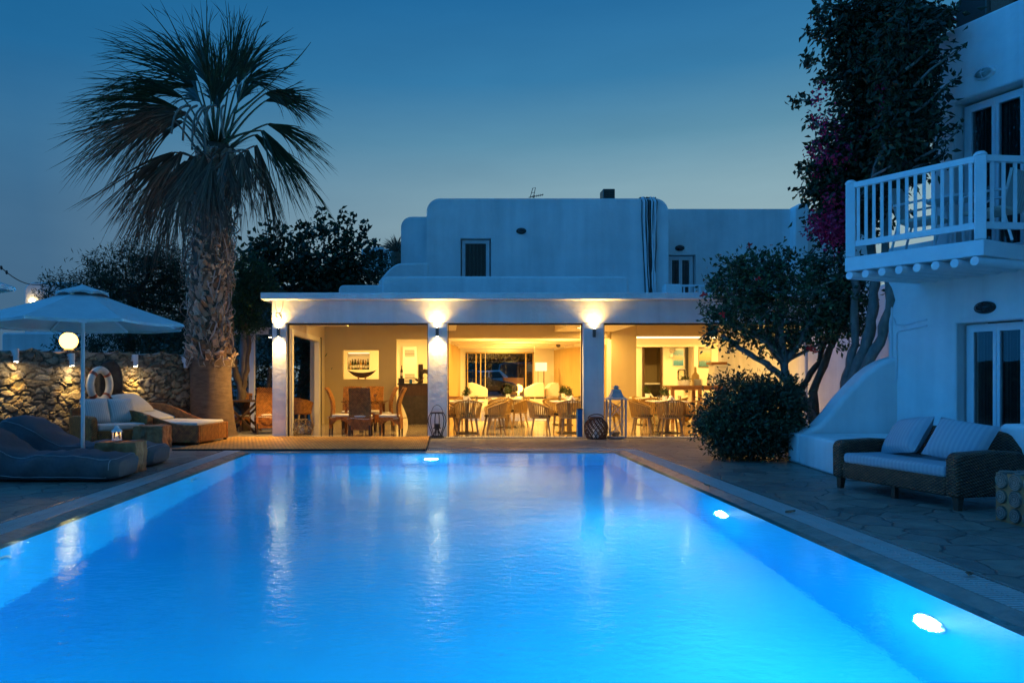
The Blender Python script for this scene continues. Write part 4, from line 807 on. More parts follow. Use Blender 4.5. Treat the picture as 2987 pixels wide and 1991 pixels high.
# log slice table at the right edge
t = thing('log_slice_table', 'cube side table faced with round log slices at the right edge', 'side table', (5.3,6.38,0)); x0,x1,y0,y1,zt_ = 5.03,5.52,6.14,6.62,.45
m = MB(); m.box(x0+.03,x1,y0+.03,y1,0,zt_-.01); m.build('core', M['log'], t)
rs = random.Random(5); 
def disc(c, Mx):
    r_ = rs.uniform(.062,.078); m = MB(); m.lathe([(r_*1.03,-.03),(r_,.012),(r_*.92,.02),(.001,.022)], 16, c, 1, rs.uniform(.88,1), M=Mx); o = m.build('log_slice', M['logend'], None, loc=c, smooth=True); o.parent = t; o.location = Vector(c)-Vector(OFF[t.name])
for i in range(3):
    for j in range(3):
        a, cz = .085+i*.158, .078+j*.148; disc((x0+a,y0+.03,cz), Matrix.Rotation(R(90),3,'X')); disc((x0+.03,y0+a,cz), Matrix.Rotation(R(-90),3,'Y'))
    for j in range(3): disc((x0+.085+i*.158,y0+.085+j*.158,zt_-.012), Matrix.Rotation(rs.uniform(0,3),3,'Z'))
# far left: white houses beyond the wall, a cable
def farhouse(x0,x1,y,z1,label,r=.3):
    t = thing('far_house', label, 'house', ((x0+x1)/2,y,0)); m = MB(); m.prism(rounded(x0,x1,-.1,z1,r), y, y+6); m.build('wall', M['white'], t, bevel=.05); return t
th_ = farhouse(GX(56,32),GX(190,32),32,GZ(648,32),'white cubic house with a lit lamp beyond the parasol', .4); q = (GX(76,32),31.9,GZ(691,32))
m = MB(); m.lathe([(.001,-.11),(.1,-.05),(.12,.03),(.06,.1)], 14, q); l_ = m.build('house_lamp', M['farlamp'], th_, smooth=True); light('lamp_glow','POINT',(q[0],31.6,q[2]),1.5,(1,.66,.26),th_,shadow_soft_size=.1)
farhouse(GX(4,27),GX(150,27),27,GZ(764,27),'low white house end just above the stone wall at left', .1)
m = MB(); a, b = Vector((GX(-40,24),24,GZ(572,24))), Vector((GX(115,31),31,GZ(650,31))); m.tube([a.lerp(b,i/16)+Vector((0,0,-.5*math.sin(PI*i/16))) for i in range(17)], .02, 5)
for f in (.16,.23,.3): q = a.lerp(b,f)+Vector((0,0,-.5*math.sin(PI*f))); m.lathe([(.03,-.07),(.05,0),(.03,.07)], 6, q)
tag(m.build('overhead_cable', M['black'], loc=a), 'black overhead cable sloping down at the left edge of the sky', 'cable')
# pergola post behind the palm
yp = 19.2; xp = GX(579,yp); t = thing('pergola', 'white pergola post and beam in the dark garden behind the palm', 'pergola', (xp,yp,0)); m = MB(); m.box(xp-.07,xp+.07,yp-.07,yp+.07,0,GZ(768,yp)); m.build('post', M['paint'], t); m = MB(); m.box(xp-.45,xp+.5,yp-.05,yp+.05,GZ(768,yp)+.002,GZ(752,yp)); m.build('beam', M['paint'], t)
# distant hill with houses between the fig tree and the upper house
m = MB(); m.sheet(lambda u,v: (-60+70*u, 95+70*v, -.2+ (3.2+16.5*math.sin(PI*min(1,u*1.15))**1.0*math.sin(PI*.5*min(1,v*1.4))+.6*math.sin(u*30)*v)), 40, 12); struct(m.build('hill', M['hill'], fix=False, smooth=True))
for k,(px,py,w) in enumerate(((868,566,1.9),(886,572,2.6),(845,571,2.2))):
    yh = 120; x = GX(px,yh); z = GZ(py,yh); t = thing('hill_house', ('small white block house on the distant hill, nearest the upper house' if k == 1 else 'small tall white house on the distant hill beside the fig tree' if k == 0 else 'small white house on the hill partly behind the fig leaves'), 'house', (x,yh,z-2.5), 'houses on the distant hill')
    m = MB(); m.box(x-w/2,x+w/2,yh,yh+3,z-4,z); m.build('wall', M['white'], t, bevel=.05); m = MB(); m.box(x-.3,x+.3,yh-.03,yh-.005,z-1.6,z-.6); m.build('window', M['dark'], t)
# ------------------------------------------------------------------ dining chairs, tables and everything inside
def rope_chair():
    t = thing('rope_chair', '', 'chair'); 
    m = MB(); zs = .43
    m.lathe([(.001,.455),(.20,.455),(.235,.445),(.24,.43),(.22,.405),(.001,.405)], 22, (0,-.02,0), 1.05, 1, caps=False); m.build('seat', M['leather'], t, smooth=True)
    A0 = R(128)
    def pt(a, f):   # a angle from the back, f 0 low 1 high
        fa = abs(a)/A0; top = .80-.19*(fa**1.5)*(1 if fa < 1 else 1); r = .245+(.055+.02*math.cos(a))*f; return Vector((math.sin(a)*r*1.06, math.cos(a)*r-.02, .395+(top-.395)*f))
    m = MB(); n = 27
    for i in range(n):
        a = -A0+2*A0*i/(n-1); w = .0135
        for k in range(3):
            p, q = pt(a,k/3), pt(a,(k+1)/3); tg = Vector((math.cos(a),-math.sin(a),0)); nr = Vector((math.sin(a),math.cos(a),0))
            P_ = [p-tg*w+nr*.006,p+tg*w+nr*.006,p+tg*w-nr*.006,p-tg*w-nr*.006,q-tg*w+nr*.006,q+tg*w+nr*.006,q+tg*w-nr*.006,q-tg*w-nr*.006]; m.add(P_, [(0,1,5,4),(1,2,6,5),(2,3,7,6),(3,0,4,7)])
    b = m.build('backrest', M['rope'], t)
    m = MB(); m.tube([pt(-A0+2*A0*i/30,1.0) for i in range(31)], .0165, 8); m.build('top_rail', M['rope'], b, smooth=True)
    m = MB(); m.tube([pt(-A0+2*A0*i/24,0)+Vector((0,0,.004)) for i in range(25)], .017, 8); m.tube([(-.2,-.19,.405),(.2,-.19,.405)], .017, 6); m.build('seat_frame', M['oak'], t, smooth=True)
    for sx in (-1,1):
        for sy in (-1,1): m = MB(); m.bar((sx*.175,sy*.15-.02,.41),(sx*.235,sy*.215-.02,0),.046,.046,.026); m.build('leg', M['oak'], t)
    return t
RC = Proto(rope_chair()); G1 = 'rope backed chairs in the restaurant'
for px, Y, rz, lab in ((1075,16.52,180,'rope backed chair facing away, directly right of the iron lantern'),(1137,16.72,-82,'rope backed chair turned left, at the right of the table by the second pillar'),(1029,17.0,80,'rope backed chair half hidden behind the pillar with the iron lantern'),
    (1064,17.75,0,'rope backed chair on the lounge side of the table by the second pillar'),(1150,18.45,195,'rope backed chair at the small back table before the entrance doors'),(1190,19.1,-75,'rope backed chair right of the small back table before the entrance doors'),
    (1240,16.6,82,'rope backed chair turned right, at the left of the table by the third pillar'),(1311,16.52,178,'rope backed chair facing away behind the blue panel'),(1283,17.5,15,'rope backed chair on the far side of the table by the third pillar'),(1275,18.9,170,'rope backed chair behind the front table, at the right back table'),(1312,19.6,-60,'rope backed chair at the right end of the right back table'),
    (1474,16.72,68,'rope backed chair right of the tall white lantern'),(1539,16.5,178,'rope backed chair facing away between the white lantern and the round shrub'),(1597,16.85,-72,'rope backed chair beside the round shrub'),(1500,18.6,160,'rope backed chair at the back table near the beige partition'),(1478,19.7,50,'rope backed chair left of the back table near the beige partition'),(1552,18.9,-120,'rope backed chair right of the back table near the buffet'),(1399,17.3,95,'rope backed chair seen between the third pillar and the white lantern')):
    RC.put((GX(px,Y),Y,.004), R(rz), lab, G1)
def table():
    t = thing('dining_table', '', 'table'); m = MB(); m.box(-.4,.4,-.4,.4,.735,.765); m.build('tabletop', M['bright'], t, bevel=.006)
    m = MB(); m.box(-.04,.04,-.04,.04,.02,.735); m.build('column', M['oak'], t); m = MB(); m.box(-.25,.25,-.25,.25,0,.02); m.build('base', M['gun'], t, bevel=.004); return t
TB = Proto(table()); G2 = 'square pedestal tables in the restaurant'; TP = []
for px, Y, rz, lab in ((1072,17.1,0,'square table with a potted plant behind the second pillar chairs'),(1163,19.2,0,'small square table before the entrance doors'),(1306,17.1,0,'square table beside the third pillar'),(1292,20.2,0,'square table farther back, left of the lounge wall'),(1531,17.2,0,'square table right of the white lantern'),(1486,20.1,0,'square table farther back beside the beige partition')):
    TB.put((GX(px,Y),Y,.004), R(rz), lab, G2); TP.append((GX(px,Y),Y))
def plant():
    t = thing('potted_plant', '', 'plant'); m = MB(); m.lathe([(.05,0),(.062,.11),(.056,.11),(.05,.1)], 14); m.build('pot', M['ceramic'], t, smooth=True)
    m = MB(); P_, o_, _ = clump_points((0,0,.22), (.085,.085,.10), 26, 9, .02, .3); leaves(m, P_, .05, .026, 0, o_*.6); m.build('foliage', M['plant'], t, fix=False)
    return t
PL = Proto(plant())
for (x, Y), dx, lab in zip(TP, (-.02,.05,.0,.02,-.03,.02), ('potted herb on the table behind the iron lantern','potted herb on the small table before the entrance doors','potted herb on the table beside the third pillar','potted herb on the back table before the lounge wall','potted herb on the table right of the white lantern','potted herb on the back table by the beige partition')):
    PL.put((x+dx,Y+.05,.769), random.uniform(0,6), lab, 'potted herbs on the tables')
def napkin():
    t = thing('napkin_holder', '', 'napkin holder'); m = MB(); m.prism([(-.1,0),(.1,0),(.0,.13)], -.05,.05); m.build('holder', M['napkin'], t); m = MB(); m.prism([(-.035,0),(.035,0),(.0,.07)], -.053,-.05); m.build('opening', M['darkwood'], t); return t
NP = Proto(napkin())
for k, lab in ((0,'pale wedge shaped napkin holder on the table behind the iron lantern'),(1,'pale wedge shaped napkin holder on the small table before the entrance'),(2,'pale wedge shaped napkin holder on the table by the third pillar'),(4,'wedge shaped napkin holder on the table right of the white lantern'),(5,'wedge shaped napkin holder on the back table by the partition')):
    x, Y = TP[k]; NP.put((x+.03,Y-.25,.769), random.uniform(-.3,.3), lab, 'napkin holders on the tables')
# wicker dining chairs
def wick_chair():
    t = thing('wicker_chair', '', 'chair'); w = .25
    m = MB(); nb = 10
    def bk(u, v, o): y = .17+.04*math.sin(v*PI)*-1+.13*v*v+o-.03*math.cos((u-.5)*PI); return ((u-.5)*2*w*(1-.04*v), y, .42+.66*v+.015*math.sin(u*PI)*v)
    m.sheet(lambda u,v: bk(u,v,0), 8, 10); m.sheet(lambda u,v: bk(u,v,.045), 8, 10)
    n1 = 9*11
    for j in range(10): m.f += [(j,j+1,n1+j+1,n1+j),(8*11+j,n1+8*11+j,n1+8*11+j+1,8*11+j+1)]
    for i in range(8): m.f += [(i*11+10,(i+1)*11+10,n1+(i+1)*11+10,n1+i*11+10),(i*11,n1+i*11,n1+(i+1)*11,(i+1)*11)]
    m.build('backrest', M['wickl'], t, smooth=True)
    m = MB()
    arch = lambda a,b: [(a,.41),(a,.2)]+[(a+(b-a)*k/12, .2+.15*math.sin(PI*k/12)) for k in range(1,12)]+[(b,.2),(b,.41)]
    m.prism(arch(-w,w), -.25,-.225); m.prism(arch(-.25,.22), -w,-w+.025,'x'); m.prism(arch(-.25,.22), w-.025,w,'x'); m.box(-w,w,.2,.235,.14,.42); m.build('skirt', M['wick'], t)
    m = MB(); m.box(-w+.005,w-.005,-.25,.19,.415,.47); m.build('seat_cushion', M['cream'], t, bevel=.02, seg=3)
    for sx in (-1,1):
        for sy in (-1,1): m = MB(); m.bar((sx*(w-.03),sy*.215,.25),(sx*(w-.03),sy*.22,0),.042,.042,.036); m.build('leg', M['darkwood'], t)
    m = MB(); m.tube([(math.sin(a)*.29,.09+math.cos(a)*.21 if math.cos(a) > 0 else .09+math.cos(a)*.03,.40+.01*math.sin(3*a)) for a in [R(-100)+R(200)*i/16 for i in range(17)]], .007, 5); m.build('cushion_tie', M['cream'], t, smooth=True)
    return t
WC = Proto(wick_chair()); G3 = 'high backed wicker dining chairs'
for px, Y, rz, lab in ((829,16.3,180,'wicker dining chair with its back to the pool, nearest the mat'),(782,16.75,92,'wicker dining chair turned right, left of the glass table'),(899,16.55,-95,'wicker dining chair turned left, right of the glass table beside the counter'),(808,18.45,3,'wicker dining chair across the glass table, left of the pair'),(856,18.7,-5,'wicker dining chair across the glass table, right of the pair'),(882,17.75,-80,'wicker dining chair leaning beside the wall under the bar hatch'),
    (611,17.0,-160,'wicker dining chair in the shade left of the left pillar'),(548,17.75,-20,'low wicker chair under the dark garden table behind the palm')):
    WC.put((GX(px,Y),Y,.004 if px > 625 else 0), R(rz), lab, G3, .86 if px == 548 else 1)
x, Y = GX(838,17.3), 17.4; t = thing('glass_table', 'square glass topped table among the wicker dining chairs', 'table', (x,Y,0)); m = MB(); m.box(x-.52,x+.52,Y-.5,Y+.5,.745,.762); m.build('tabletop', M['jar'], t)
m = MB(); m.box(x-.46,x+.46,Y-.44,Y+.44,.70,.742); m.build('apron', M['wickl'], t)
for sx in (-1,1):
    for sy in (-1,1): m = MB(); m.box(x+sx*.41-.03,x+sx*.41+.03,Y+sy*.39-.03,Y+sy*.39+.03,.004,.70); m.build('leg', M['wick'], t)
# place setting on it
m = MB(); m.lathe([(.001,0),(.03,0),(.006,.01),(.006,.07),(.03,.1),(.035,.15),(.03,.16)], 14, (x+.25,Y-.1,.763)); tag(m.build('wine_glass', M['jar'], loc=(x+.25,Y-.1,.763), smooth=True), 'stemmed glass on the glass table by the wicker chairs', 'glass')
# dark table in the garden with glasses
x, Y = -4.95, 17.55; t = thing('garden_table', 'dark folding table in the shade right of the palm trunk', 'table', (x,Y,0)); m = MB(); m.box(x-.5,x+.5,Y-.4,Y+.4,.74,.775); m.build('tabletop', M['darkwood'], t)
for s in (-1,1):
    for sy in (-1,1): m = MB(); m.bar((x+s*.4,Y+sy*.3,.74),(x-s*.35,Y+sy*.3,0),.05); m.build('leg', M['darkwood'], t)
for k,(dx,dy,lab) in enumerate(((.22,-.2,'clear tumbler on the garden table, the left one'),(.34,-.15,'clear tumbler on the garden table, nearest the pavilion'))):
    m = MB(); m.lathe([(.03,0),(.038,.12),(.034,.12),(.027,.01)], 14, (x+dx,Y+dy,.776)); tag(m.build('tumbler', M['jar'], loc=(x+dx,Y+dy,.776), smooth=True), lab, 'glass', 'tumblers on the garden table')
# tub chair outside the side door
t = thing('tub_chair', 'rounded wicker tub chair outside the open side door', 'chair'); m = MB()
def tub(a, f): r = .25+.07*f; top = .82-.16*(abs(a)/2.2)**1.5; return Vector((math.sin(a)*r, math.cos(a)*r, .36+(top-.36)*f))
m.sheet(lambda u,v: tub(-2.2+4.4*u,v), 26, 6); m.sheet(lambda u,v: tub(-2.2+4.4*u,v)*1.0+Vector((math.sin(-2.2+4.4*u),math.cos(-2.2+4.4*u),0))*.025, 26, 6); m.build('backrest', M['wickl'], t, smooth=True)
m = MB(); m.lathe([(.001,.34),(.25,.34),(.26,.40),(.24,.44),(.001,.45)], 20, caps=False); m.build('seat', M['wick'], t, smooth=True)
for s in (-1,1):
    for sy in (-1,1): m = MB(); m.bar((s*.17,sy*.16,.36),(s*.24,sy*.22,0),.045,.045,.028); m.build('leg', M['oak'], t)
t.location = (GX(694,19.4),19.4,0); t.rotation_euler = (0,0,R(125))
# ------------------------------------------------------------------ lanterns on the terrace
def lattice(mb, rad, H_, n, r, turns=.22, steps=14):
    for s in (1,-1):
        for i in range(n):
            mb.tube([(rad(k/steps)*math.cos(2*PI*(i/n+s*turns*k/steps)), rad(k/steps)*math.sin(2*PI*(i/n+s*turns*k/steps)), H_*k/steps) for k in range(steps+1)], r, 5)
def basket(name, label, loc, Rm, H_, n, mat, r, handle=True, rz=0):
    t = thing(name, label, 'basket lantern'); rad = lambda f: Rm*(.62+.38*math.sin(PI*(.12+.76*f)))*(1 if f < .75 else 1-.35*(f-.75)/.25)
    m = MB(); lattice(m, rad, H_, n, r); m.build('lattice', mat, t, smooth=True); m = MB(); m.tube([(rad(1)*math.cos(a),rad(1)*math.sin(a),H_) for a in [2*PI*i/24 for i in range(24)]], r*2, 6, closed=True); m.build('rim', mat, t, smooth=True); m = MB(); m.tube([(rad(0)*math.cos(a),rad(0)*math.sin(a),.012) for a in [2*PI*i/24 for i in range(24)]], r*2, 6, closed=True); m.build('base_ring', mat, t, smooth=True)
    m = MB(); m.lathe([(.07,.02),(.07,.2),(.06,.2)], 14); m.build('candle', M['ceramic'], t, smooth=True)
    if handle: m = MB(); m.tube([(Rm*.9*math.cos(a),0,H_*.97+.09*math.sin(a)) for a in [PI*i/14 for i in range(15)]], .012, 6); m.build('handle', mat, t, smooth=True)
    t.location = loc; t.rotation_euler = (0,0,rz); return t
basket('basket_lantern', 'dark round woven lantern at the foot of the third pillar', (GX(1369,15.5),15.5,.004), .245, .45, 15, M['wickd'], .0105, True, .5)
basket('basket_lantern', 'pale cane basket lantern on the floor inside the side door', (GX(693,16.75),16.72,.004), .27, .34, 12, M['straw'], .009, False)
x, Y = GX(1004,15.72), 15.72; t = thing('iron_lantern', 'black iron cage lantern with curved bars before the second pillar', 'lantern', (x,Y,.02)); m = MB()
m.tube([(x+.14*math.cos(a),Y+.14*math.sin(a),.55) for a in [2*PI*i/24 for i in range(24)]], .014, 6, closed=True); m.tube([(x+.13*math.cos(a),Y+.13*math.sin(a),.035) for a in [2*PI*i/24 for i in range(24)]], .014, 6, closed=True)
for i in range(6):
    a = 2*PI*i/6+.3; m.tube([(x+r_*math.cos(a),Y+r_*math.sin(a),z) for r_, z in ((.14,.55),(.185,.48),(.205,.38),(.185,.26),(.13,.13),(.11,.03))], .010, 6); m.tube([(x+r_*math.cos(a+.5),Y+r_*math.sin(a+.5),z) for r_, z in ((.12,.03),(.06,.12),(.02,.22))], .008, 5)
m.build('cage', M['black'], t, smooth=True); m = MB(); m.box(x-.085,x+.085,Y-.085,Y+.085,.21,.225); m.lathe([(.065,.226),(.065,.31)], 14, (x,Y,0)); m.build('candle_tray', M['black'], t); m = MB(); m.tube([(x+.12*math.cos(a),Y,.55+.17*math.sin(a)) for a in [PI*i/14 for i in range(15)]], .006, 5); m.build('handle', M['black'], t, smooth=True)
x, Y = GX(1415,15.62), 15.62; t = thing('white_lantern', 'tall white square lantern with crossed bars beside the third pillar', 'lantern', (x,Y,.02)); b_ = .17; m = MB()
m.box(x-b_-.01,x+b_+.01,Y-b_-.01,Y+b_+.01,.02,.05)
for sx in (-1,1):
    for sy in (-1,1): m.box(x+sx*b_-.017,x+sx*b_+.017,Y+sy*b_-.017,Y+sy*b_+.017,.05,.84)
    m.bar((x-b_,Y+sx*b_,.07),(x+b_,Y+sx*b_,.45),.014); m.bar((x+b_,Y+sx*b_,.07),(x-b_,Y+sx*b_,.45),.014) if False else None
    for z0 in (.07,.45):
        m.bar((x-b_,Y+sx*b_,z0+.36),(x+b_,Y+sx*b_,z0),.013) if z0 < .3 else (m.bar((x-b_,Y+sx*b_,z0),(x+b_,Y+sx*b_,z0+.37),.013), m.bar((x+b_,Y+sx*b_,z0),(x-b_,Y+sx*b_,z0+.37),.013))
    m.bar((x+sx*b_,Y-b_,.07),(x+sx*b_,Y+b_,.45),.013); m.bar((x+sx*b_,Y+b_,.45),(x+sx*b_,Y-b_,.83),.013)
m.build('frame', M['lant'], t); m = MB(); m.lathe([(.30,.84),(.30,.86),(.20,.90),(.145,.98),(.12,1.06),(.06,1.065),(.06,1.10),(.09,1.105),(.09,1.12),(.05,1.125),(.05,1.15),(.001,1.15)], 4, (0,0,0), M=Matrix.Rotation(R(45),3,'Z')); 
for i in range(len(m.v)): m.v[i] = (m.v[i][0]+x,m.v[i][1]+Y,m.v[i][2])
m.build('roof', M['lant'], t); m = MB(); m.lathe([(.06,.05),(.1,.09),(.1,.14),(.05,.18)], 18, (x-.02,Y,0)); m.build('candle', M['straw'], t, smooth=True)
x, Y = GX(1331,15.86), 15.86; t = thing('blue_stand', 'narrow blue box standing against the third pillar', 'stand', (x,Y,.02)); m = MB(); m.box(x-.055,x+.055,Y-.09,Y+.09,.02,.62); m.build('casing', M['bluebox'], t, bevel=.006); m = MB(); m.box(x-.06,x+.06,Y-.095,Y+.095,.62,.64); m.build('lid', M['gun'], t)
# coil of cable hanging from the soffit at the left pillar
x, Y, z = GX(641,15.93), 15.93, 3.02; t = thing('hanging_coil', 'loop of pale rope hanging under the roof edge at the left pillar', 'rope', (x,Y,z)); m = MB()
for s in (-1,1): m.tube([(x+s*.09,Y,z),(x+s*.075,Y-.01,z-.16),(x+s*.04,Y-.02,z-.25),(x,Y-.02,z-.28)], .007, 5)
m.build('strand', M['cream'], t, smooth=True); m = MB()
for k in range(4): m.tube([(x+.07*math.cos(a+k*.3)*(1-.06*k),Y-.02-.008*k,z-.34+.075*math.sin(a)) for a in [2*PI*i/18 for i in range(18)]], .007, 5, closed=True)
m.build('coil', M['cream'], t, smooth=True)
# ------------------------------------------------------------------ bar corner
c0, c1, yc = -1.37, -.25, 20.35; t = thing('bar_counter', 'dark stone bar counter beside the wicker dining chairs', 'bar counter', (-.85,20.6,0))
m = MB(); m.box(c0-.03,c1+.15,yc,20.98,1.12,1.16); m.build('countertop', M['black'], t, bevel=.006); m = MB(); m.box(c0,c1+.1,yc+.02,20.95,.82,1.12); m.build('upper_panel', M['darkwood'], t)
m = MB(); m.prism([(c0+.03+.24*math.sin(PI/2*f)**1.6, .82*(1-f)) for f in [i/10 for i in range(11)]]+[(c1+.1,0),(c1+.1,.82)], yc+.05, 20.95); m.build('stone_body', M['stone'], t)
x, Y = GX(832,21.0), 20.93; bz = 1.285; t = thing('boat_model', 'carved wooden boat model on the ledge of the bar hatch', 'boat model', (x,Y,bz)); m = MB()
def hull(u, v, o=0): a = (v-.5)*PI; L_ = .42; f = 1-abs(2*u-1)**2.2; return (x+(2*u-1)*L_, Y+(.10*f+.004-o)*math.sin(a), bz+.035+.075*abs(2*u-1)**2.2+(.15)*(1-math.cos(a)*f)*1.0-.07*f*0+ (0 if o == 0 else .012*math.cos(a)))
m.sheet(lambda u,v: hull(u,v), 24, 10); m.sheet(lambda u,v: hull(u,v,.01), 24, 10); m.build('hull', M['darkwood'], t, smooth=True); m = MB(); m.box(x-.12,x-.08,Y-.05,Y+.05,bz,bz+.06); m.box(x+.08,x+.12,Y-.05,Y+.05,bz,bz+.06); m.build('cradle', M['wood'], t); m = MB(); m.box(x-.2,x-.04,Y-.05,Y+.05,bz+.105,bz+.12); m.box(x+.14,x+.24,Y-.045,Y+.045,bz+.12,bz+.15); m.build('thwart', M['darkwood'], t)
def bottle(mat, h, r, capm):
    t = thing('bottle', '', 'bottle'); m = MB(); m.lathe([(r*.9,0),(r,.01),(r,h*.55),(r*.8,h*.64),(r*.34,h*.76),(r*.32,h*.93)], 12); m.build('glass_body', mat, t, smooth=True); m = MB(); m.lathe([(r*.38,h*.93),(r*.38,h)], 10); m.build('cap', capm, t); m = MB(); m.lathe([(r*1.02,h*.18),(r*1.02,h*.45)], 12, caps=False); m.build('paper_label', M['cream'], t, smooth=True); return t
BT = [Proto(bottle(M['amber'],.33,.042,M['red'])), Proto(bottle(M['green'],.35,.038,M['black'])), Proto(bottle(M['jar'],.30,.045,M['gold'])), Proto(bottle(M['darkwood'],.36,.036,M['red']))]
kind = [0,1,2,3,1,0,3,2,0,1,3,0,2,1]; nmk = ('amber','green','clear','dark')
for k in range(14):
    back = k % 2; BT[kind[k]].put((-3.24+k*.044, 24.2+back*.13, 1.601), random.uniform(0,6), '%s bottle in the row on the lit shelf behind the bar hatch' % nmk[kind[k]], 'bottles on the bar shelf', random.uniform(.9,1.05))
x, Y = -1.22, 23.75; t = thing('air_conditioner', 'tall white floor standing air conditioner behind the bar counter', 'air conditioner', (x,Y,0)); m = MB(); m.box(x-.24,x+.24,Y,Y+.22,.01,2.36); m.build('cabinet', M['ac'], t, bevel=.02)
for z0,z1,n in ((2.02,2.24,5),(1.18,1.45,6)):
    m = MB(); m.box(x-.16,x+.16,Y-.006,Y-.001,z0,z1); g_ = m.build('grille', M['gun'], t); m = MB()
    for k in range(n): m.box(x-.16,x+.16,Y-.02,Y-.007,z0+(z1-z0)*(k+.28)/n,z0+(z1-z0)*(k+.72)/n)
    m.build('louvre', M['ac'], g_)
ct = 1.162
BT[3].put((-1.29,20.55,ct+.15), 0, 'tall dark bottle on the small black box at the left end of the counter', 'bottles on the bar shelf')
m = MB(); m.box(-1.38,-1.21,20.47,20.63,ct,ct+.15); tag(m.build('black_box', M['black'], loc=(-1.29,20.55,ct), bevel=.005), 'small black box at the left end of the bar counter', 'box')
m = MB(); m.lathe([(.04,0),(.042,.1),(.038,.1),(.036,.01)], 12, (-1.03,20.55,ct)); tag(m.build('cup', M['bluebox'], loc=(-1.03,20.55,ct), smooth=True), 'small dark cup on the bar counter', 'cup')
t = thing('shell_ornament', 'large curled shell shaped ornament on the bar counter', 'ornament', (-.62,20.6,ct)); m = MB(); m.sheet(lambda u,v: (-.62+.17*math.cos(u*4.6-.6)*(.45+.55*v), 20.6+.08*(v-.5)+.05*math.sin(u*6), ct+.21+.20*math.sin(u*4.6-.6)*(.45+.55*v)), 22, 6); o=m.build('shell', M['stone'], t, smooth=True); o.modifiers.new('thick','SOLIDIFY').thickness = .02; m = MB(); m.box(-.82,-.68,20.66,20.72,ct,ct+.55); m.build('stand', M['darkwood'], t, bevel=.02)
t = thing('flower_dish', 'dried strelitzia flower lying on the bar counter', 'flower', (-.8,20.45,ct)); m = MB(); leaves(m, np.tile(np.array([[-.76,20.45,ct+.03]]),(14,1)), .22, .05, -.25, np.tile(np.array([[-.5,-.1,.4]]),(14,1)), .8); m.build('petals', M['dead'], t, fix=False); m = MB(); m.lathe([(.06,0),(.09,.02),(.07,.025)], 12, (-.76,20.45,ct)); m.build('dish', M['darkwood'], t)
# wooden bar chairs near the lounge
def barchair():
    t = thing('wooden_chair', '', 'chair'); 
    for s in (-1,1):
        m = MB(); m.bar((s*.19,.2,0),(s*.19,.24,1.26),.04); m.build('rear_post', M['wood'], t); m = MB(); m.bar((s*.19,-.19,0),(s*.19,-.19,.75),.04); m.build('leg', M['wood'], t)
    m = MB(); m.box(-.21,.21,-.21,.22,.75,.79); m.build('seat', M['wood'], t, bevel=.008); m = MB(); m.bar((-.17,-.19,.3),(.17,-.19,.3),.03); m.bar((-.19,-.17,.38),(-.19,.19,.38),.03); m.bar((.19,-.17,.38),(.19,.19,.38),.03); m.build('stretcher', M['wood'], t)
    for z in (.92,1.05,1.2): m = MB(); m.bar((-.175,.222+.012*(z-.9)*3,z),(.175,.222+.012*(z-.9)*3,z),.02,.06); m.build('back_slat', M['wood'], t)
    return t
BC = Proto(barchair()); BC.put((GX(1043,20.4),20.4,.004), R(75), 'orange wooden bar chair farther back, beside the second pillar', 'orange wooden bar chairs'); BC.put((GX(1036,19.3),19.3,.004), R(80), 'orange wooden bar chair nearer, half hidden by the second pillar', 'orange wooden bar chairs')
# ------------------------------------------------------------------ lounge
def armchair(label, x, Y, w, face):
    t = thing('lounge_armchair', label, 'armchair', (x,Y,.4), 'white lounge armchairs'); f = face
    P_ = [(-w/2,.06),(-w/2,.56),(-w/2+.06,.68),(-w/2+.22,.72),(-w/2+.42,.66),(w/2-.12,.5),(w/2-.02,.44),(w/2,.36),(w/2,.06)]
    for dy in (-.38,.26): m = MB(); m.prism([(x+f*a,.4+b) for a,b in P_], Y+dy, Y+dy+.12); m.build('arm', M['sofa'], t, bevel=.03)
    m = MB(); m.prism([(x+f*a,.4+b) for a,b in ((-w/2,.06),(-w/2+.02,.70),(-w/2+.2,.70),(-w/2+.26,.06))], Y-.259, Y+.259); m.build('backrest', M['sofa'], t, bevel=.03); m = MB(); m.prism([(x+f*a,.4+b) for a,b in ((-w/2+.27,.1),(-w/2+.25,.42),(w/2,.42),(w/2,.1))], Y-.258, Y+.258); m.build('seat_cushion', M['sofa'], t, bevel=.03); m = MB(); m.box(x-w/2+.05,x+w/2-.05,Y-.36,Y+.36,.4,.458); m.build('plinth', M['darkwood'], t)
armchair('white lounge armchair left of the entrance doors', 1.40, 33, .92, 1); armchair('white lounge armchair right of the entrance doors', 4.02, 33, .86, -1); armchair('white boxy armchair beside the lounge wall', 4.86, 33.4, .66, -1)
x, Y = 4.50, 34.3; t = thing('floor_lamp', 'lit floor lamp with a square shade above the right armchairs', 'lamp', (x,Y,.4)); m = MB(); m.lathe([(.15,.4),(.15,.42),(.02,.43)], 16, (x,Y,0)); m.build('base', M['steel'], t); m = MB(); m.bar((x-.14,Y,.42),(x-.14,Y,1.72),.025); m.bar((x+.14,Y,.42),(x+.14,Y,1.72),.04); m.build('stem', M['gun'], t)
m = MB(); m.box(x-.26,x+.26,Y-.18,Y+.18,1.66,2.06); m.build('lampshade', M['shade'], t)
m = MB(); m.sheet(lambda u,v: (.66+.28*u*0+ .02*math.sin(u*40), 29.4+6.5*u, .42+2.25*v), 60, 1); m.sheet(lambda u,v: (5.38+.02*math.sin(u*46), 24.2+11.6*u, .42+2.22*v), 70, 1)
cu = thing('lounge_curtain', 'golden curtain along the right wall of the lounge', 'curtain', (5.38,30,.4)); m = MB(); m.sheet(lambda u,v: (5.36+.03*math.sin(u*150), 24.2+11.6*u, .15+min(.25,.025*(11.6*u))+2.3*v), 160, 1); m.build('fabric', M['gold'], cu, smooth=True)
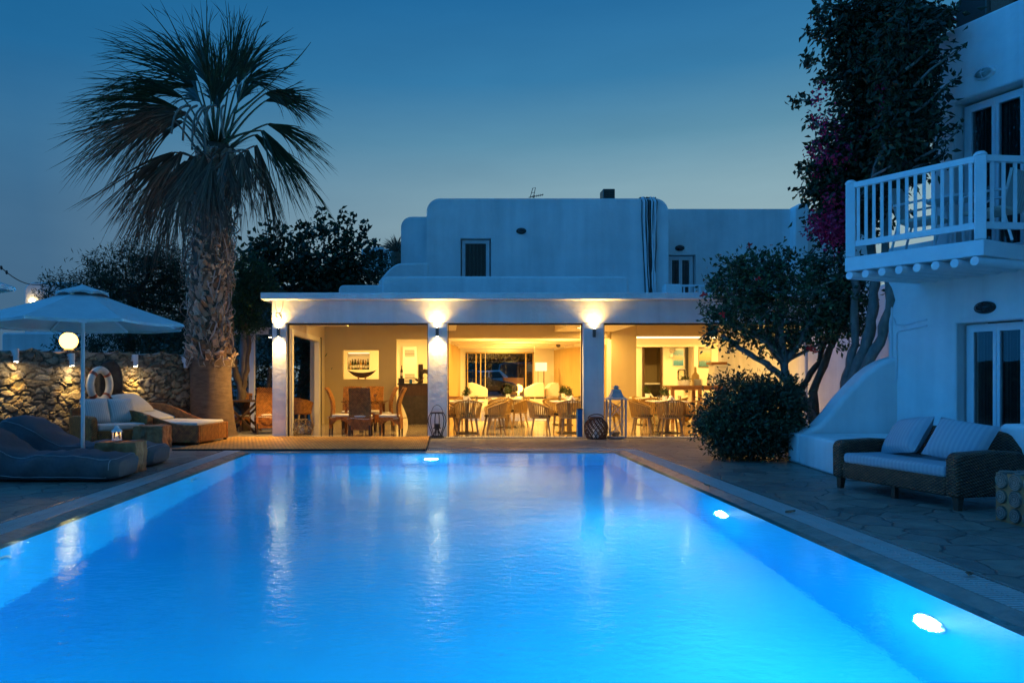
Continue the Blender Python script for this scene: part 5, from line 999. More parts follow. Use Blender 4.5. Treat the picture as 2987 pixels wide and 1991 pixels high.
cu = thing('lounge_curtain', 'golden curtain along the left wall of the lounge', 'curtain', (.3,30,.4)); m = MB(); m.sheet(lambda u,v: (.0+.66*u+.03*math.sin(u*150), 23.5+12.2*u, .12+min(.28,.03*(12*u))+2.35*v), 160, 1); m.build('fabric', M['gold'], cu, smooth=True)
m = MB(); m.lathe([(.001,-.1),(.07,-.07),(.09,0),(.09,.03)], 14, (4.35,28.0,2.60)); tag(m.build('security_camera', M['gun'], loc=(4.35,28,2.6), smooth=True), 'dark dome camera under the lounge beam', 'camera')
# outside beyond the entrance: driveway, van, cars, planter
m = MB(); m.box(-30,40,36.75,75,-.13,.36); struct(m.build('driveway', M['asphalt']))
def wheel(t, x, Y, z, r):
    m = MB(); m.lathe([(r,-.1),(r,.1)], 20, (x,Y,z), M=Matrix.Rotation(R(90),3,'X')); w_ = m.build('wheel', M['rubber'], t); m = MB(); m.lathe([(r*.6,.0),(r*.55,.105),(.02,.11)], 14, (x,Y,z), M=Matrix.Rotation(R(90),3,'X')); m.build('rim', M['steel'], w_)
def car(name, label, x, Y, s, prof, wins, wheels, wid, paint):
    t = thing(name, label, name.split('_')[-1], (x,Y,.36)); m = MB(); m.prism([(x+s*a,.36+b) for a,b in prof], Y, Y+wid); m.build('body', M[paint], t, bevel=.06, seg=2)
    for w_ in wins: m = MB(); m.prism([(x+s*a,.36+b) for a,b in w_], Y-.012, Y-.004); m.build('window', M['winglass'] if False else M['dark'], t)
    for a, r in wheels: wheel(t, x+s*a, Y+.1, .36+r, r)
    return t
car('parked_van', 'dark van parked beyond the entrance doors', 5.6, 46, 1, [(-2.3,.3),(-2.35,1.2),(-2.2,1.85),(-1.9,1.95),(1.2,1.98),(1.6,1.9),(2.1,1.15),(2.5,1.0),(2.55,.3)], [[(.9,1.15),(.95,1.75),(1.5,1.75),(1.95,1.15)],[(-.9,1.2),(-.9,1.75),(.5,1.75),(.5,1.2)]], [(-1.5,.33),(1.6,.33)], 1.8, 'car')
car('parked_car', 'pale hatchback parked beside the dark van', 2.35, 44, 1, [(-2.0,.25),(-2.05,.75),(-1.1,.9),(-.5,1.4),(.9,1.45),(1.35,1.1),(1.5,.85),(1.5,.25)], [[(-.85,.92),(-.42,1.3),(.2,1.34),(.2,.92)],[(.28,.92),(.28,1.34),(.85,1.36),(1.15,1.0)]], [(-1.3,.3),(1.0,.3)], 1.6, 'carw')
car('dark_car', 'black car with a sloping bonnet close outside the entrance doors', 2.0, 39.2, 1, [(-2.4,.22),(-2.4,1.0),(-1.6,1.38),(-.4,1.4),(.55,.92),(1.6,.72),(1.9,.55),(1.9,.22)], [[(-1.5,.95),(-1.4,1.28),(-.5,1.3),(.2,.95)]], [(-1.5,.31),(1.25,.31)], 1.7, 'car')
x, Y = 4.0, 41.5; t = thing('planter_box', 'wooden planter box with a glowing globe beside the parked van', 'planter', (x,Y,.36)); m = MB(); m.box(x-.75,x+.45,Y,Y+.5,.36,1.35); m.build('box', M['wood'], t); gl_ = thing('ground_globe', 'small glowing globe lamp in front of the wooden planter', 'lamp', (x+.1,Y-.5,.36)); m = MB(); m.lathe([(.05,.36),(.05,.5),(.2,.56),(.26,.72),(.2,.9),(.001,.98)], 18, (x+.1,Y-.5,0)); m.build('globe', M['globe'], gl_, smooth=True); light('lamp_glow','POINT',(x+.1,Y-.95,.9),40,(1,.62,.2),gl_,shadow_soft_size=.1)
# ------------------------------------------------------------------ buffet
x0, x1, Y = 6.55, 8.25, 21.05; zt3 = 1.09; t = thing('buffet_table', 'high orange wooden buffet table in the right bay', 'table', ((x0+x1)/2,Y+.3,0)); m = MB(); m.box(x0,x1,Y,Y+.7,zt3-.05,zt3); m.build('tabletop', M['wood'], t, bevel=.006); m = MB(); m.box(x0+.06,x1-.06,Y+.05,Y+.65,zt3-.13,zt3-.052); m.build('apron', M['wood'], t)
for x in (x0+.05, x0+.85, x1-.13):
    for y_ in (Y+.04, Y+.58): m = MB(); m.box(x,x+.09,y_,y_+.08,.004,zt3-.052 if False else .96); m.build('leg', M['wood'], t)
def put(name, label, cat, mb, mat, loc, **k): return tag(mb.build(name, mat, loc=loc, **k), label, cat)
z = zt3+.001
p = (7.05,Y+.2,z); m = MB(); m.lathe([(.11,0),(.135,.06),(.14,.16),(.12,.17),(.11,.05)], 18, p, 1.05, 1); put('planter_bowl', 'pale stone planter bowl on the buffet table', 'planter', m, M['ceramic'], p, smooth=True); bp = thing('succulent', 'small leafy plant in the pale planter bowl on the buffet', 'plant', (p[0],p[1],z+.15)); m = MB(); P_, o_, _ = clump_points((p[0],p[1],z+.19), (.13,.1,.07), 18, 8, .02, .3); leaves(m, P_, .07, .03, 0, o_*.6); m.build('foliage', M['plant'], bp, fix=False)
t = thing('drink_dispenser', 'tall ribbed glass drink dispenser on the buffet table', 'dispenser', (7.05,Y+.5,z)); m = MB(); m.lathe([(.12,.0),(.12,.12),(.1,.14)], 18, (7.05,Y+.5,z)); m.build('stand', M['ac'], t, smooth=True); m = MB(); m.lathe([(.10,.14),(.125,.2),(.125,.44),(.09,.47)], 18, (7.05,Y+.5,z)); m.build('jar', M['jar'], t, smooth=True); m = MB(); m.lathe([(.11,.47),(.11,.5),(.03,.53),(.001,.54)], 18, (7.05,Y+.5,z)); m.build('lid', M['ceramic'], t, smooth=True)
def plates(): t = thing('plate_stack', 'stack of white plates on the buffet table', 'plates', (7.45,Y+.25,z)); m = MB(); [m.lathe([(.08,.012*k),(.13,.012*k+.008),(.13,.012*k+.011)], 20, (7.45,Y+.25,z)) for k in range(16)]; m.build('plates', M['ceramic'], t); return t
plates(); t = thing('oil_carafe', 'yellow green glass carafe standing behind the plate stack', 'carafe', (7.48,Y+.55,z)); m = MB(); m.lathe([(.08,0),(.11,.05),(.11,.2),(.04,.29),(.03,.45),(.04,.46)], 18, (7.48,Y+.55,z+.1)); m.lathe([(.09,0),(.09,.1)], 14, (7.48,Y+.55,z)); m.build('glass_body', M['gold'], t, smooth=True)
BT[1].put((7.78,Y+.3,z), 0, 'dark wine bottle on the buffet table left of the white fridge', 'bottles on the buffet table', 1.05)
fx = 8.05; t = thing('small_fridge', 'small white fridge standing on the buffet', 'fridge', (fx+.1,Y+.4,z)); m = MB(); m.box(fx-.14,fx+.32,Y+.18,Y+.66,z,z+.62); m.build('cabinet', M['ac'], t, bevel=.015); m = MB(); m.box(fx-.13,fx+.31,Y+.155,Y+.178,z+.02,z+.60); d_ = m.build('door', M['ac'], t, bevel=.008); m = MB(); m.box(fx,fx+.2,Y+.135,Y+.153,z+.53,z+.55); m.build('handle', M['steel'], d_)
t = thing('wooden_crate', 'shallow wooden crate on top of the white fridge', 'crate', (fx+.05,Y+.4,z+.62)); m = MB(); m.box(fx-.2,fx+.28,Y+.2,Y+.22,z+.622,z+.70); m.box(fx-.2,fx+.28,Y+.6,Y+.62,z+.622,z+.70); m.box(fx-.22,fx-.2,Y+.2,Y+.62,z+.622,z+.70); m.box(fx+.28,fx+.3,Y+.2,Y+.62,z+.622,z+.70); m.box(fx-.2,fx+.28,Y+.22,Y+.6,z+.622,z+.635); m.build('slats', M['wood'], t)
t = thing('side_buffet', 'second wooden buffet counter to the right of the fridge', 'table', (9.1,Y+.3,0)); m = MB(); m.box(8.4,10.0,Y-.05,Y+.75,1.0,1.05); m.build('tabletop', M['wood'], t); m = MB(); m.box(8.45,9.95,Y,Y+.7,.004,1.0); m.build('cabinet', M['darkwood'], t)
t = thing('chafing_dish', 'polished round steel chafing dish on the right buffet counter', 'serving dish', (8.85,Y+.3,1.05)); m = MB(); m.lathe([(.2,0),(.22,.03),(.24,.14),(.26,.15)], 24, (8.85,Y+.3,1.051)); m.build('pan', M['steel'], t, smooth=True); m = MB(); m.lathe([(.255,.152),(.24,.24),(.14,.32),(.001,.34)], 24, (8.85,Y+.3,1.051)); m.build('lid', M['steel'], t, smooth=True)
p = (7.25,21.95,.004); m = MB(); m.lathe([(.12,0),(.2,.06),(.24,.2),(.2,.36),(.08,.5),(.05,.6),(.07,.62)], 22, p); put('demijohn', 'big amber glass demijohn on the floor under the buffet table', 'jar', m, M['amber'], p, smooth=True)
def picture(x0, x1, z0, z1, y, label, frame, seed, sea_low):
    t = thing('picture', label, 'picture', ((x0+x1)/2,y,z0), 'paintings of the sea on the buffet wall'); m = MB(); m.box(x0-.015,x1+.015,y,y+.03,z0-.015,z1+.015); m.build('frame', M[frame], t)
    mt, nt_, b, out = newmat('sea_painting'); L_ = nt_.links; tc_ = N(nt_,'ShaderNodeTexCoord'); sp_ = N(nt_,'ShaderNodeSeparateXYZ'); L_.new(tc_.outputs['Generated'], sp_.inputs[0]); n_ = N(nt_,'ShaderNodeTexNoise', Scale=6, Detail=6); L_.new(tc_.outputs['Generated'], n_.inputs['Vector'])
    h = math2(nt_,'ADD', sp_.outputs[2], math2(nt_,'MULTIPLY', math2(nt_,'SUBTRACT', n_.outputs[0], .5), .45)); r_ = ramp(nt_, [(.0,(.05,.2,.36)),(.3,(.12,.34,.5)),(.45,(.5,.4,.26)),(.62,(.55,.5,.4)),(.72,(.2,.4,.55)),(1,(.3,.5,.62))] if not sea_low else [(0,(.06,.16,.2)),(.3,(.14,.3,.36)),(.42,(.5,.38,.2)),(.75,(.62,.52,.3)),(1,(.5,.52,.46))]); L_.new(h, r_.inputs[0]); L_.new(r_.outputs[0], b.inputs['Base Color'])
    m = MB(); m.box(x0,x1,y-.004,y-.001,z0,z1); m.build('canvas', mt, t)
picture(8.06,8.42,1.76,2.30,25.56,'unframed sea painting with a pale shore on the buffet wall','ceramic',1,False); picture(8.97,9.40,1.72,2.33,25.56,'brown framed painting of pale houses above dark water','wood',2,True)
t = thing('wall_fan', 'small white fan unit high on the buffet wall', 'fan', (7.98,25.5,2.3)); m = MB(); m.box(7.93,8.03,25.45,25.598,2.05,2.42); m.build('casing', M['ac'], t, bevel=.02); m = MB(); m.lathe([(.09,0),(.11,.03),(.09,.06)], 16, (7.98,25.44,2.30), M=Matrix.Rotation(R(90),3,'X')); m.build('fan_head', M['steel'], t)
t = thing('pantry_counter', 'dim stone counter behind the dark framed doorway', 'counter', (7.3,26.6,0)); m = MB(); m.box(6.8,8.0,26.4,27.2,1.08,1.14); m.build('countertop', M['ceramic'], t); m = MB(); m.box(6.85,7.95,26.45,27.15,.004,1.08); m.build('cabinet', M['stone'], t)
# ------------------------------------------------------------------ balcony furniture
def bchair():
    t = thing('balcony_chair', '', 'chair'); m = MB(); m.box(-.25,.25,-.24,.22,.40,.45); m.build('seat', M['cream'], t, bevel=.015); m = MB(); m.sheet(lambda u,v: ((u-.5)*.52, .22+.10*v-.05*math.sin(u*PI), .42+.46*v+.03*math.sin(u*PI)*v), 10, 8); o = m.build('backrest', M['stripew'], t); o.modifiers.new('thick','SOLIDIFY').thickness = .03
    for s in (-1,1):
        m = MB(); m.tube([(s*.26,-.22,0),(s*.26,-.24,.42),(s*.27,-.22,.62),(s*.27,-.1,.66),(s*.27,.26,.64)], .016, 6); m.build('arm', M['paint'], t, smooth=True); m = MB(); m.tube([(s*.24,.30,0),(s*.25,.2,.42)], .016, 6); m.build('leg', M['paint'], t, smooth=True)
    return t
BA = Proto(bchair()); BA.put((6.45,9.75,3.0), R(40), 'pale woven chair on the balcony, nearer the bougainvillea', 'chairs on the balcony'); BA.put((7.0,9.2,3.0), R(-150), 'pale woven chair on the balcony behind the corner post', 'chairs on the balcony')
x, Y = 6.78, 9.62; t = thing('balcony_table', 'small round white table between the balcony chairs', 'table', (x,Y,3.0)); m = MB(); m.lathe([(.3,3.68),(.3,3.71)], 20, (x,Y,0)); m.build('tabletop', M['paint'], t)
for k in range(3): a = k*2.1; m = MB(); m.tube([(x+.06*math.cos(a),Y+.06*math.sin(a),3.68),(x+.26*math.cos(a),Y+.26*math.sin(a),3.0)], .014, 6); m.build('leg', M['paint'], t)

for k,(i,dx,dy,lab) in enumerate(((0,.22,-.2,'clear tumbler on the table behind the iron lantern'),(2,-.24,-.18,'clear tumbler on the table beside the third pillar, left side'),(2,.25,-.1,'clear tumbler on the table beside the third pillar, right side'),(4,-.25,-.2,'clear tumbler on the table right of the white lantern, left side'),(4,.24,-.22,'clear tumbler on the table right of the white lantern, right side'))):
    x, Y = TP[i]; m = MB(); m.lathe([(.03,0),(.038,.12),(.034,.12),(.027,.01)], 14, (x+dx,Y+dy,.77)); tag(m.build('tumbler', M['jar'], loc=(x+dx,Y+dy,.77), smooth=True), lab, 'glass', 'tumblers on the restaurant tables')
for k,(i,dx,dy,lab) in enumerate(((0,-.22,-.15,'white plate on the table behind the iron lantern'),(2,.02,.2,'white plate on the table beside the third pillar'),(4,.0,.22,'white plate on the table right of the white lantern'))):
    x, Y = TP[i]; m = MB(); m.lathe([(.06,0),(.12,.016),(.125,.02),(.06,.006)], 22, (x+dx,Y+dy,.7705)); tag(m.build('plate', M['ceramic'], loc=(x+dx,Y+dy,.7705), smooth=True), lab, 'plate', 'plates on the restaurant tables')
# ------------------------------------------------------------------ the palm
YP = 16.45; pb = Vector((GX(491,YP),YP,0)); ptx, ptz = GX(500,YP), GZ(335,YP)
t = thing('palm_tree', 'tall fan palm with a shaggy trunk and a hanging skirt of dead fronds', 'palm tree', pb)
def axis(z): f = z/ptz; return Vector((pb.x+(ptx-pb.x)*f+ (-.14)*math.sin(PI*f), YP, z))
zb = GZ(832,YP)
m = MB(); n = 36; prof = [(.54,0),(.50,.12),(.475,.4),(.46,.8),(.45,1.2),(.46,zb-.1),(.5,zb+.05)]
base = 0
for r_, z in prof:
    c = axis(z)
    for k in range(n): a = 2*PI*k/n; rr = r_*(1+.015*math.sin(7*a+z*3)+.01*math.sin(17*a)); m.v.append((c.x+rr*math.cos(a),c.y+rr*math.sin(a),z))
for i in range(len(prof)-1):
    for k in range(n): l = (k+1)%n; m.f.append((i*n+k,i*n+l,(i+1)*n+l,(i+1)*n+k))
m.build('trunk', M['palmbark'], t, smooth=True)
m = MB(); P2 = [(axis(z), r_) for z, r_ in ((zb-.05,.40),(zb+.4,.42),(zb+1.0,.38),(zb+1.8,.39),(zb+2.6,.41),(zb+3.4,.38),(ptz,.3))]; m.tube([p for p,_ in P2], [r for _,r in P2], 20); m.build('upper_trunk', M['barkd'], t, smooth=True)
# leaf bases: overlapping stubs, steeper and shorter towards the top, a flared collar at the bottom
m = MB(); rs = random.Random(11); ga = 2.39996
for i in range(760):
    f = i/760; z = zb-.02+(ptz-.2-zb)*f; c = axis(z); a = i*ga+rs.uniform(-.15,.15); r_ = .41-.03*f+.02*math.sin(f*9)+(.05 if f < .06 else 0)
    o = Vector((math.cos(a),math.sin(a),0)); s_ = Vector((-math.sin(a),math.cos(a),0)); up = Vector((0,0,1))
    tw = rs.uniform(-.55,.55); L_ = rs.uniform(.12,.25)*(1.2 if f < .12 else 1); w = rs.uniform(.045,.085); lean = rs.uniform(.28,.75)*(1.25 if f < .12 else 1)
    d = (up*(1 if rs.random() > .25 else .4)+o*lean+s_*tw).normalized(); q = (s_-d*s_.dot(d)).normalized(); nr = d.cross(q)
    p0 = c+o*(r_-.06); th = rs.uniform(.02,.04); p1 = p0+d*L_; k2 = rs.uniform(.45,.75)
    vs = [p0-q*w*1.15+nr*th*.3,p0+q*w*1.15+nr*th*.3,p0+q*w-nr*th,p0-q*w-nr*th,p1-q*w*k2+nr*th*.5,p1+q*w*k2+nr*th*.5+d*rs.uniform(-.05,.05),p1+q*w*k2-nr*th*.6,p1-q*w*k2-nr*th*.6]
    m.add(vs, [(0,1,2,3),(7,6,5,4),(0,4,5,1),(1,5,6,2),(2,6,7,3),(3,7,4,0)])
m.build('leaf_bases', M['boot'], t)
m = MB()
for i in range(520):
    z = rs.uniform(zb+.0,ptz-.1); a = rs.uniform(0,2*PI); c = axis(z); r_ = .415+rs.uniform(0,.08); P_ = []; da = rs.uniform(-.5,.5); dz = rs.uniform(-.75,.35); bul = rs.uniform(.0,.16)
    for k in range(7):
        g_ = k/6; aa = a+da*g_+rs.uniform(-.04,.04); rr = r_+bul*math.sin(PI*g_); cc = axis(max(zb-.1,z+dz*g_)); P_.append((cc.x+rr*math.cos(aa),cc.y+rr*math.sin(aa),cc.z+rs.uniform(-.02,.02)))
    m.tube(P_, [.014,.013,.012,.011,.009,.007,.003] if rs.random() < .6 else [.022,.02,.018,.016,.013,.01,.004], 4)
m.build('fibre', M['fibre'], t)
def frond(hx, hy, tx, ty, dy, kind, wid=1.0, nseg=40):
    """petiole from the crown to the hub of the fan, then a fan of narrow drooping leaf segments"""
    Yh = YP+dy; hub = Vector((GX(hx,Yh),Yh,GZ(hy,Yh))); Yt = YP+dy*1.6; tip = Vector((GX(tx,Yt),Yt,GZ(ty,Yt)))
    st = axis(ptz-.15 if kind == 'g' else ptz-.55)+Vector((.15*(1 if hub.x > ptx else -1)*rs.random(),.25*(1 if dy > 0 else -1)*rs.random(),rs.uniform(-.1,.15)))
    mid = st.lerp(hub,.5)+Vector((0,0,.16*(hub-st).length if kind != 'h' else .22)); P_ = []
    for k in range(9): g_ = k/8; P_.append(st*(1-g_)**2+mid*2*g_*(1-g_)+hub*g_*g_)
    pm = MB(); pm.tube(P_, [.034-.016*k/8 for k in range(9)], 6)
    D = tip-hub; L_ = D.length*(1.12 if kind == 'g' else 1.0); D.normalize(); pd = (P_[-1]-P_[-2]).normalized()
    view = Vector((hub.x,hub.y,hub.z-H)).normalized(); sd = D.cross(view).normalized(); nrm = sd.cross(D)
    tl = rs.uniform(-.9,.9); sd = (sd*math.cos(tl)+nrm*math.sin(tl)).normalized()
    lm = MB(); amax = (rs.uniform(.42,.62) if kind == 'g' else rs.uniform(.36,.5) if kind == 'b' else .42)*wid
    for j in range(nseg):
        a = -amax+2*amax*j/(nseg-1)+rs.uniform(-.03,.03); d0 = (D*math.cos(a)+sd*math.sin(a)).normalized()
        ll = L_*(1-.30*(abs(a)/1.3)**1.6)*rs.uniform(.6,1.12); drp = (.42 if kind == 'g' else .55 if kind == 'b' else .12)*rs.uniform(.5,1.5)*(.5+abs(a)); w0 = .0165*rs.uniform(.7,1.2)
        root = hub+pd*rs.uniform(-.02,.06); pr = None; wob = Vector((rs.uniform(-1,1),rs.uniform(-1,1),rs.uniform(-.5,.5)))*.11; sp_ = d0.cross(Vector((0,.8,.6))).normalized()
        pts = []
        for k in range(7):
            g_ = k/6; p = root+d0*ll*g_+Vector((0,0,-drp*ll*g_**2.3))+wob*g_*g_*2
            pts.append((p, w0*(.55+1.2*g_ if g_ < .4 else 1.03*(1-g_)/.6+.08)))
        b0 = len(lm.v)
        for p, w in pts: lm.v += [tuple(p-sp_*w), tuple(p+sp_*w)]
        lm.f += [(b0+2*k,b0+2*k+1,b0+2*k+3,b0+2*k+2) for k in range(6)]
        # split, hair fine ends
        if rs.random() < .8:
            p5 = pts[4][0]
            for _ in range(2):
                e = pts[6][0]+Vector((rs.uniform(-1,1),rs.uniform(-1,1),rs.uniform(-1.2,.4)))*.13*ll; b0 = len(lm.v); md = p5.lerp(e,.55)+Vector((0,0,.02)); lm.v += [tuple(p5),tuple(md-sp_*.008),tuple(e),tuple(md+sp_*.008)]; lm.f.append((b0,b0+1,b0+2,b0+3))
    fr_ = pm.build('frond', M['petiole'] if kind == 'g' else M['deadstem'], t, smooth=True); lm.build('leaf_fan', M['frond'] if kind == 'g' else M['dead'], fr_, fix=False)
FR = [(445,200,255,85,.2,'g'),(455,185,305,40,-.3,'g'),(420,225,250,150,-.1,'g',.8),(480,200,420,10,.4,'g',.7),(490,235,497,60,-.6,'g',.75),(505,240,512,50,-.3,'g',.6),(525,205,560,10,.3,'g',.6),(545,195,610,40,-.2,'g',.6),(562,190,655,150,.3,'g',.9),(610,232,718,200,.1,'g',.8),(610,215,700,225,-.4,'g',.7),
      (410,250,180,215,-.2,'g',.8),(400,262,175,260,.5,'g',.7),(395,272,185,325,-.4,'b',1.1),(420,280,215,300,.5,'b'),(430,262,270,250,-.6,'b'),(615,285,738,322,.3,'g',.7),(600,300,702,425,-.2,'g',.8),(585,310,690,390,.5,'g',.6),(585,335,632,478,.2,'b',.7),
      (400,350,245,480,.3,'b',.9),(420,350,300,500,-.5,'b',.8),(430,370,345,520,-.2,'b'),(440,360,385,530,.5,'b'),
      (470,355,445,530,-.9,'h',1.2,44),(488,365,470,540,-1.0,'h',.9,36),(448,360,400,505,-.7,'h',1.1,36),(522,350,524,450,-.8,'h',.9,30),(552,350,560,505,-.4,'h'),(566,345,582,440,-.2,'h'),
      (460,235,410,160,.9,'g',.7),(545,240,580,150,.8,'g',.7),(500,250,500,150,.9,'g',.8)]
for a in FR: frond(*a)
# bare stalk reaching out at the right, and cut petioles hanging in front
m = MB()
for k,(x0_,y0_,x1_,y1_) in enumerate(((540,265,655,165),(655,165,716,102))):
    a, b = Vector((GX(x0_,YP),YP-.1,GZ(y0_,YP))), Vector((GX(x1_,YP),YP-.1,GZ(y1_,YP))); m.tube([a.lerp(b,g_/6)+Vector((0,0,-.06*math.sin(PI*g_/6))) for g_ in range(7)], [.03-.0035*g_-.008*k for g_ in range(7)] if k == 0 else [.022-.0028*g_ for g_ in range(7)], 6)
m.build('bare_stalk', M['petiole'], t, smooth=True)
for x0_,x1_,y1_ in ((470,455,345),(485,475,365),(500,505,370),(512,480,330),(530,545,340),(455,430,330)):
    a, b = Vector((GX(x0_,YP),YP-.5,GZ(262,YP))), Vector((GX(x1_,YP),YP-.95,GZ(y1_+10,YP))); m = MB(); m.tube([a.lerp(b,g_/6)+Vector((0,-.22*math.sin(PI*g_/6),.1*math.sin(PI*g_/6))) for g_ in range(7)], .026, 6); m.build('hanging_stalk', M['deadstem'], t, smooth=True)
m = MB()
for i in range(240):
    a = rs.uniform(0,2*PI); el = rs.uniform(.2,1.4); st = axis(ptz-.1); d = Vector((math.cos(a)*math.cos(el),math.sin(a)*math.cos(el),math.sin(el))); L_ = rs.uniform(.5,1.1); e = st+d*L_; s_ = d.orthogonal().normalized(); b0 = len(m.v); m.v += [tuple(st-s_*.012),tuple(st+s_*.012),tuple(e)]; m.f.append((b0,b0+1,b0+2))
m.build('young_spears', M['frond'], t, fix=False)
# ------------------------------------------------------------------ trees and shrubs
def crown(t, clumps, Y, s_depth, leaf, mat, L_, W_, per, cr, n_per_area, droop=.2, outk=.5, shell=.5, base=None, wood=None, r0=.1, name='crown', extra=None):
    lm = MB(); wm = MB(); cents = []
    for (px,py,rx,ry,*rest) in clumps:
        y = Y+(rest[0] if rest else 0); k = y/F; c = (GX(px,y), y, GZ(py,y)); r_ = (rx*k, s_depth*min(rx,ry*1.6)*k, ry*k)
        nc = max(6,int(n_per_area*rx*ry/1000)); P_, o_, cen = clump_points(c, r_, nc, per, cr, shell); leaves(lm, P_, L_, W_, droop, o_*outk); cents.append((Vector(c),cen))
    if wood:
        for c, cen in cents:
            if base is not None: limb(wm, base, c, r0, r0*.4)
            for q in cen[:: max(1,len(cen)//14)]: limb(wm, c, Vector(q.tolist()), r0*.32, .008, 5, .1, 4)
        wm.build('limbs', wood, t, smooth=True)
    if extra: extra(lm)
    return lm.build(name, mat, t, fix=False)
def trunk(t, pts, r0, r1, mat, name='trunk'):
    P_ = [Vector(p) for p in pts]; Q = []
    for i in range(len(P_)-1):
        for k in range(5): g_ = k/5; Q.append(P_[i].lerp(P_[i+1],g_)+Vector((rs.uniform(-1,1),rs.uniform(-1,1),0))*.02)
    Q.append(P_[-1]); n_ = len(Q); m = MB(); m.tube(Q, [(r0+(r1-r0)*i/(n_-1))*(1+.1*math.sin(i*1.7)) for i in range(n_)], 10); return m.build(name, mat, t, smooth=True)
def at(px, py, Y): return Vector((GX(px,Y),Y,GZ(py,Y)))
def twigs(t, lm, tips, Y, Ls, mat, Lf, Wf, per=7):
    for (x0_,y0_,x1_,y1_) in tips:
        wm = MB(); a, b = at(x0_,y0_,Y), at(x1_,y1_,Y+rs.uniform(-.3,.3)); limb(wm, a, b, .022, .008, 5, .12, 5)
        for k in range(per):
            g_ = .35+.65*(k/(per-1)); p = a.lerp(b,g_); P_ = np.array([tuple(p)]*5)+RNG.normal(size=(5,3))*Lf*.35; leaves(lm, P_, Lf, Wf, .1)
        wm.build('twig', mat, t, smooth=True)
# fig behind the pavilion
t = thing('fig_tree', 'big leaved fig tree silhouetted against the sky left of the white house', 'tree', (GX(700,21.5),21.5,0))
trunk(t, [(GX(690,21.5),21.5,0),(GX(700,21.5),21.6,1.6),at(705,690,21.5)], .2,.13, M['barkd'])
crown(t, [(640,600,75,62),(740,585,105,72),(810,600,55,70),(700,650,150,60),(600,610,50,50),(770,650,90,50)], 21.5, .7, .19, M['fig'], .20,.13, 9, .17, 15, .3, .5, .35, at(705,690,21.5), M['barkd'], .1, extra=lambda lm: twigs(t, lm, [(770,560,786,488),(745,560,738,480),(700,570,690,508),(650,570,640,522),(820,560,842,512),(600,590,616,508),(840,600,860,560),(790,560,812,500),(720,560,712,520),(575,600,585,545)], 21.5, None, M['barkd'], .2,.13))
# tamarisk and hedge masses at the left
t = thing('tamarisk_tree', 'large dark feathery tree behind the parasol and the stone wall', 'tree', (GX(300,20.5),20.5,0)); trunk(t, [(GX(310,20.5),20.5,0),(GX(300,20.5),20.5,2),at(300,680,20.5)], .2,.12, M['barkd'])
crown(t, [(300,660,130,95),(355,600,80,52),(240,640,62,58),(390,640,60,80),(180,690,50,50),(300,760,150,70),(420,720,60,110),(330,690,120,100)], 20.5, .7, .1, M['tamarisk'], .17,.03, 22, .14, 15, .1, .6, .15, at(300,680,20.5), M['barkd'], .1)
t = thing('tamarisk_tree', 'thin feathery tree top left of the dark tamarisk, in front of the far white house', 'tree', (GX(140,22.5),22.5,0)); trunk(t, [(GX(150,22.5),22.5,0),at(150,720,22.5)], .1,.07, M['barkd']); crown(t, [(140,660,42,40),(165,700,50,50),(110,690,30,30)], 22.5, .7, .1, M['tamarisk'], .16,.028, 14, .14, 22, .1, .6, .2, at(150,720,22.5), M['barkd'], .05)
t = thing('green_tamarisk', 'brighter green conifer like tree directly right of the palm trunk', 'tree', (GX(560,18.6),18.6,0)); trunk(t, [(GX(545,18.4),18.4,0),(GX(556,18.4),18.4,1.2),at(560,760,18.5)], .13,.07, M['bark']); crown(t, [(560,640,42,70),(570,700,50,70),(545,720,40,60),(590,660,40,50)], 18.6, .7, .1, M['pine'], .15,.026, 24, .11, 34, -.1, .6, .15, at(560,760,18.5), M['barkd'], .06)
t = thing('garden_hedge', 'dark hedge filling the garden between the palm and the pavilion', 'hedge', (GX(580,21.0),21.0,0)); trunk(t, [(GX(610,21),21,0),(GX(620,21),21,1.6)], .09,.06, M['barkd']); crown(t, [(590,800,70,110),(650,760,70,80),(700,830,60,100),(560,880,60,90),(640,900,70,70),(715,760,40,60)], 21.4, .5, .1, M['tamarisk'], .15,.05, 18, .16, 12, .1, .5, .1)
t = thing('garden_hedge', 'dark hedge behind the stone wall under the parasol', 'hedge', (GX(300,18.8),18.8,0)); trunk(t, [(GX(300,18.8),18.8,0),(GX(300,18.8),18.8,1.5)], .09,.06, M['barkd']); crown(t, [(180,800,70,40),(290,800,80,60),(390,790,70,80)], 19.4, .6, .1, M['tamarisk'], .14,.045, 18, .15, 14, .1, .5, .1)
t = thing('leaning_trunk', 'bare forked leaning trunk right of the palm base', 'tree', (GX(570,17.9),17.9,0)); trunk(t, [(GX(562,17.9),17.9,0),at(556,900,17.9),at(540,850,17.9),at(536,800,17.9)], .12,.06, M['barkd']); trunk(t, [at(556,905,17.9),at(568,850,17.9),at(572,770,17.9)], .07,.045, M['barkd'], 'branch')
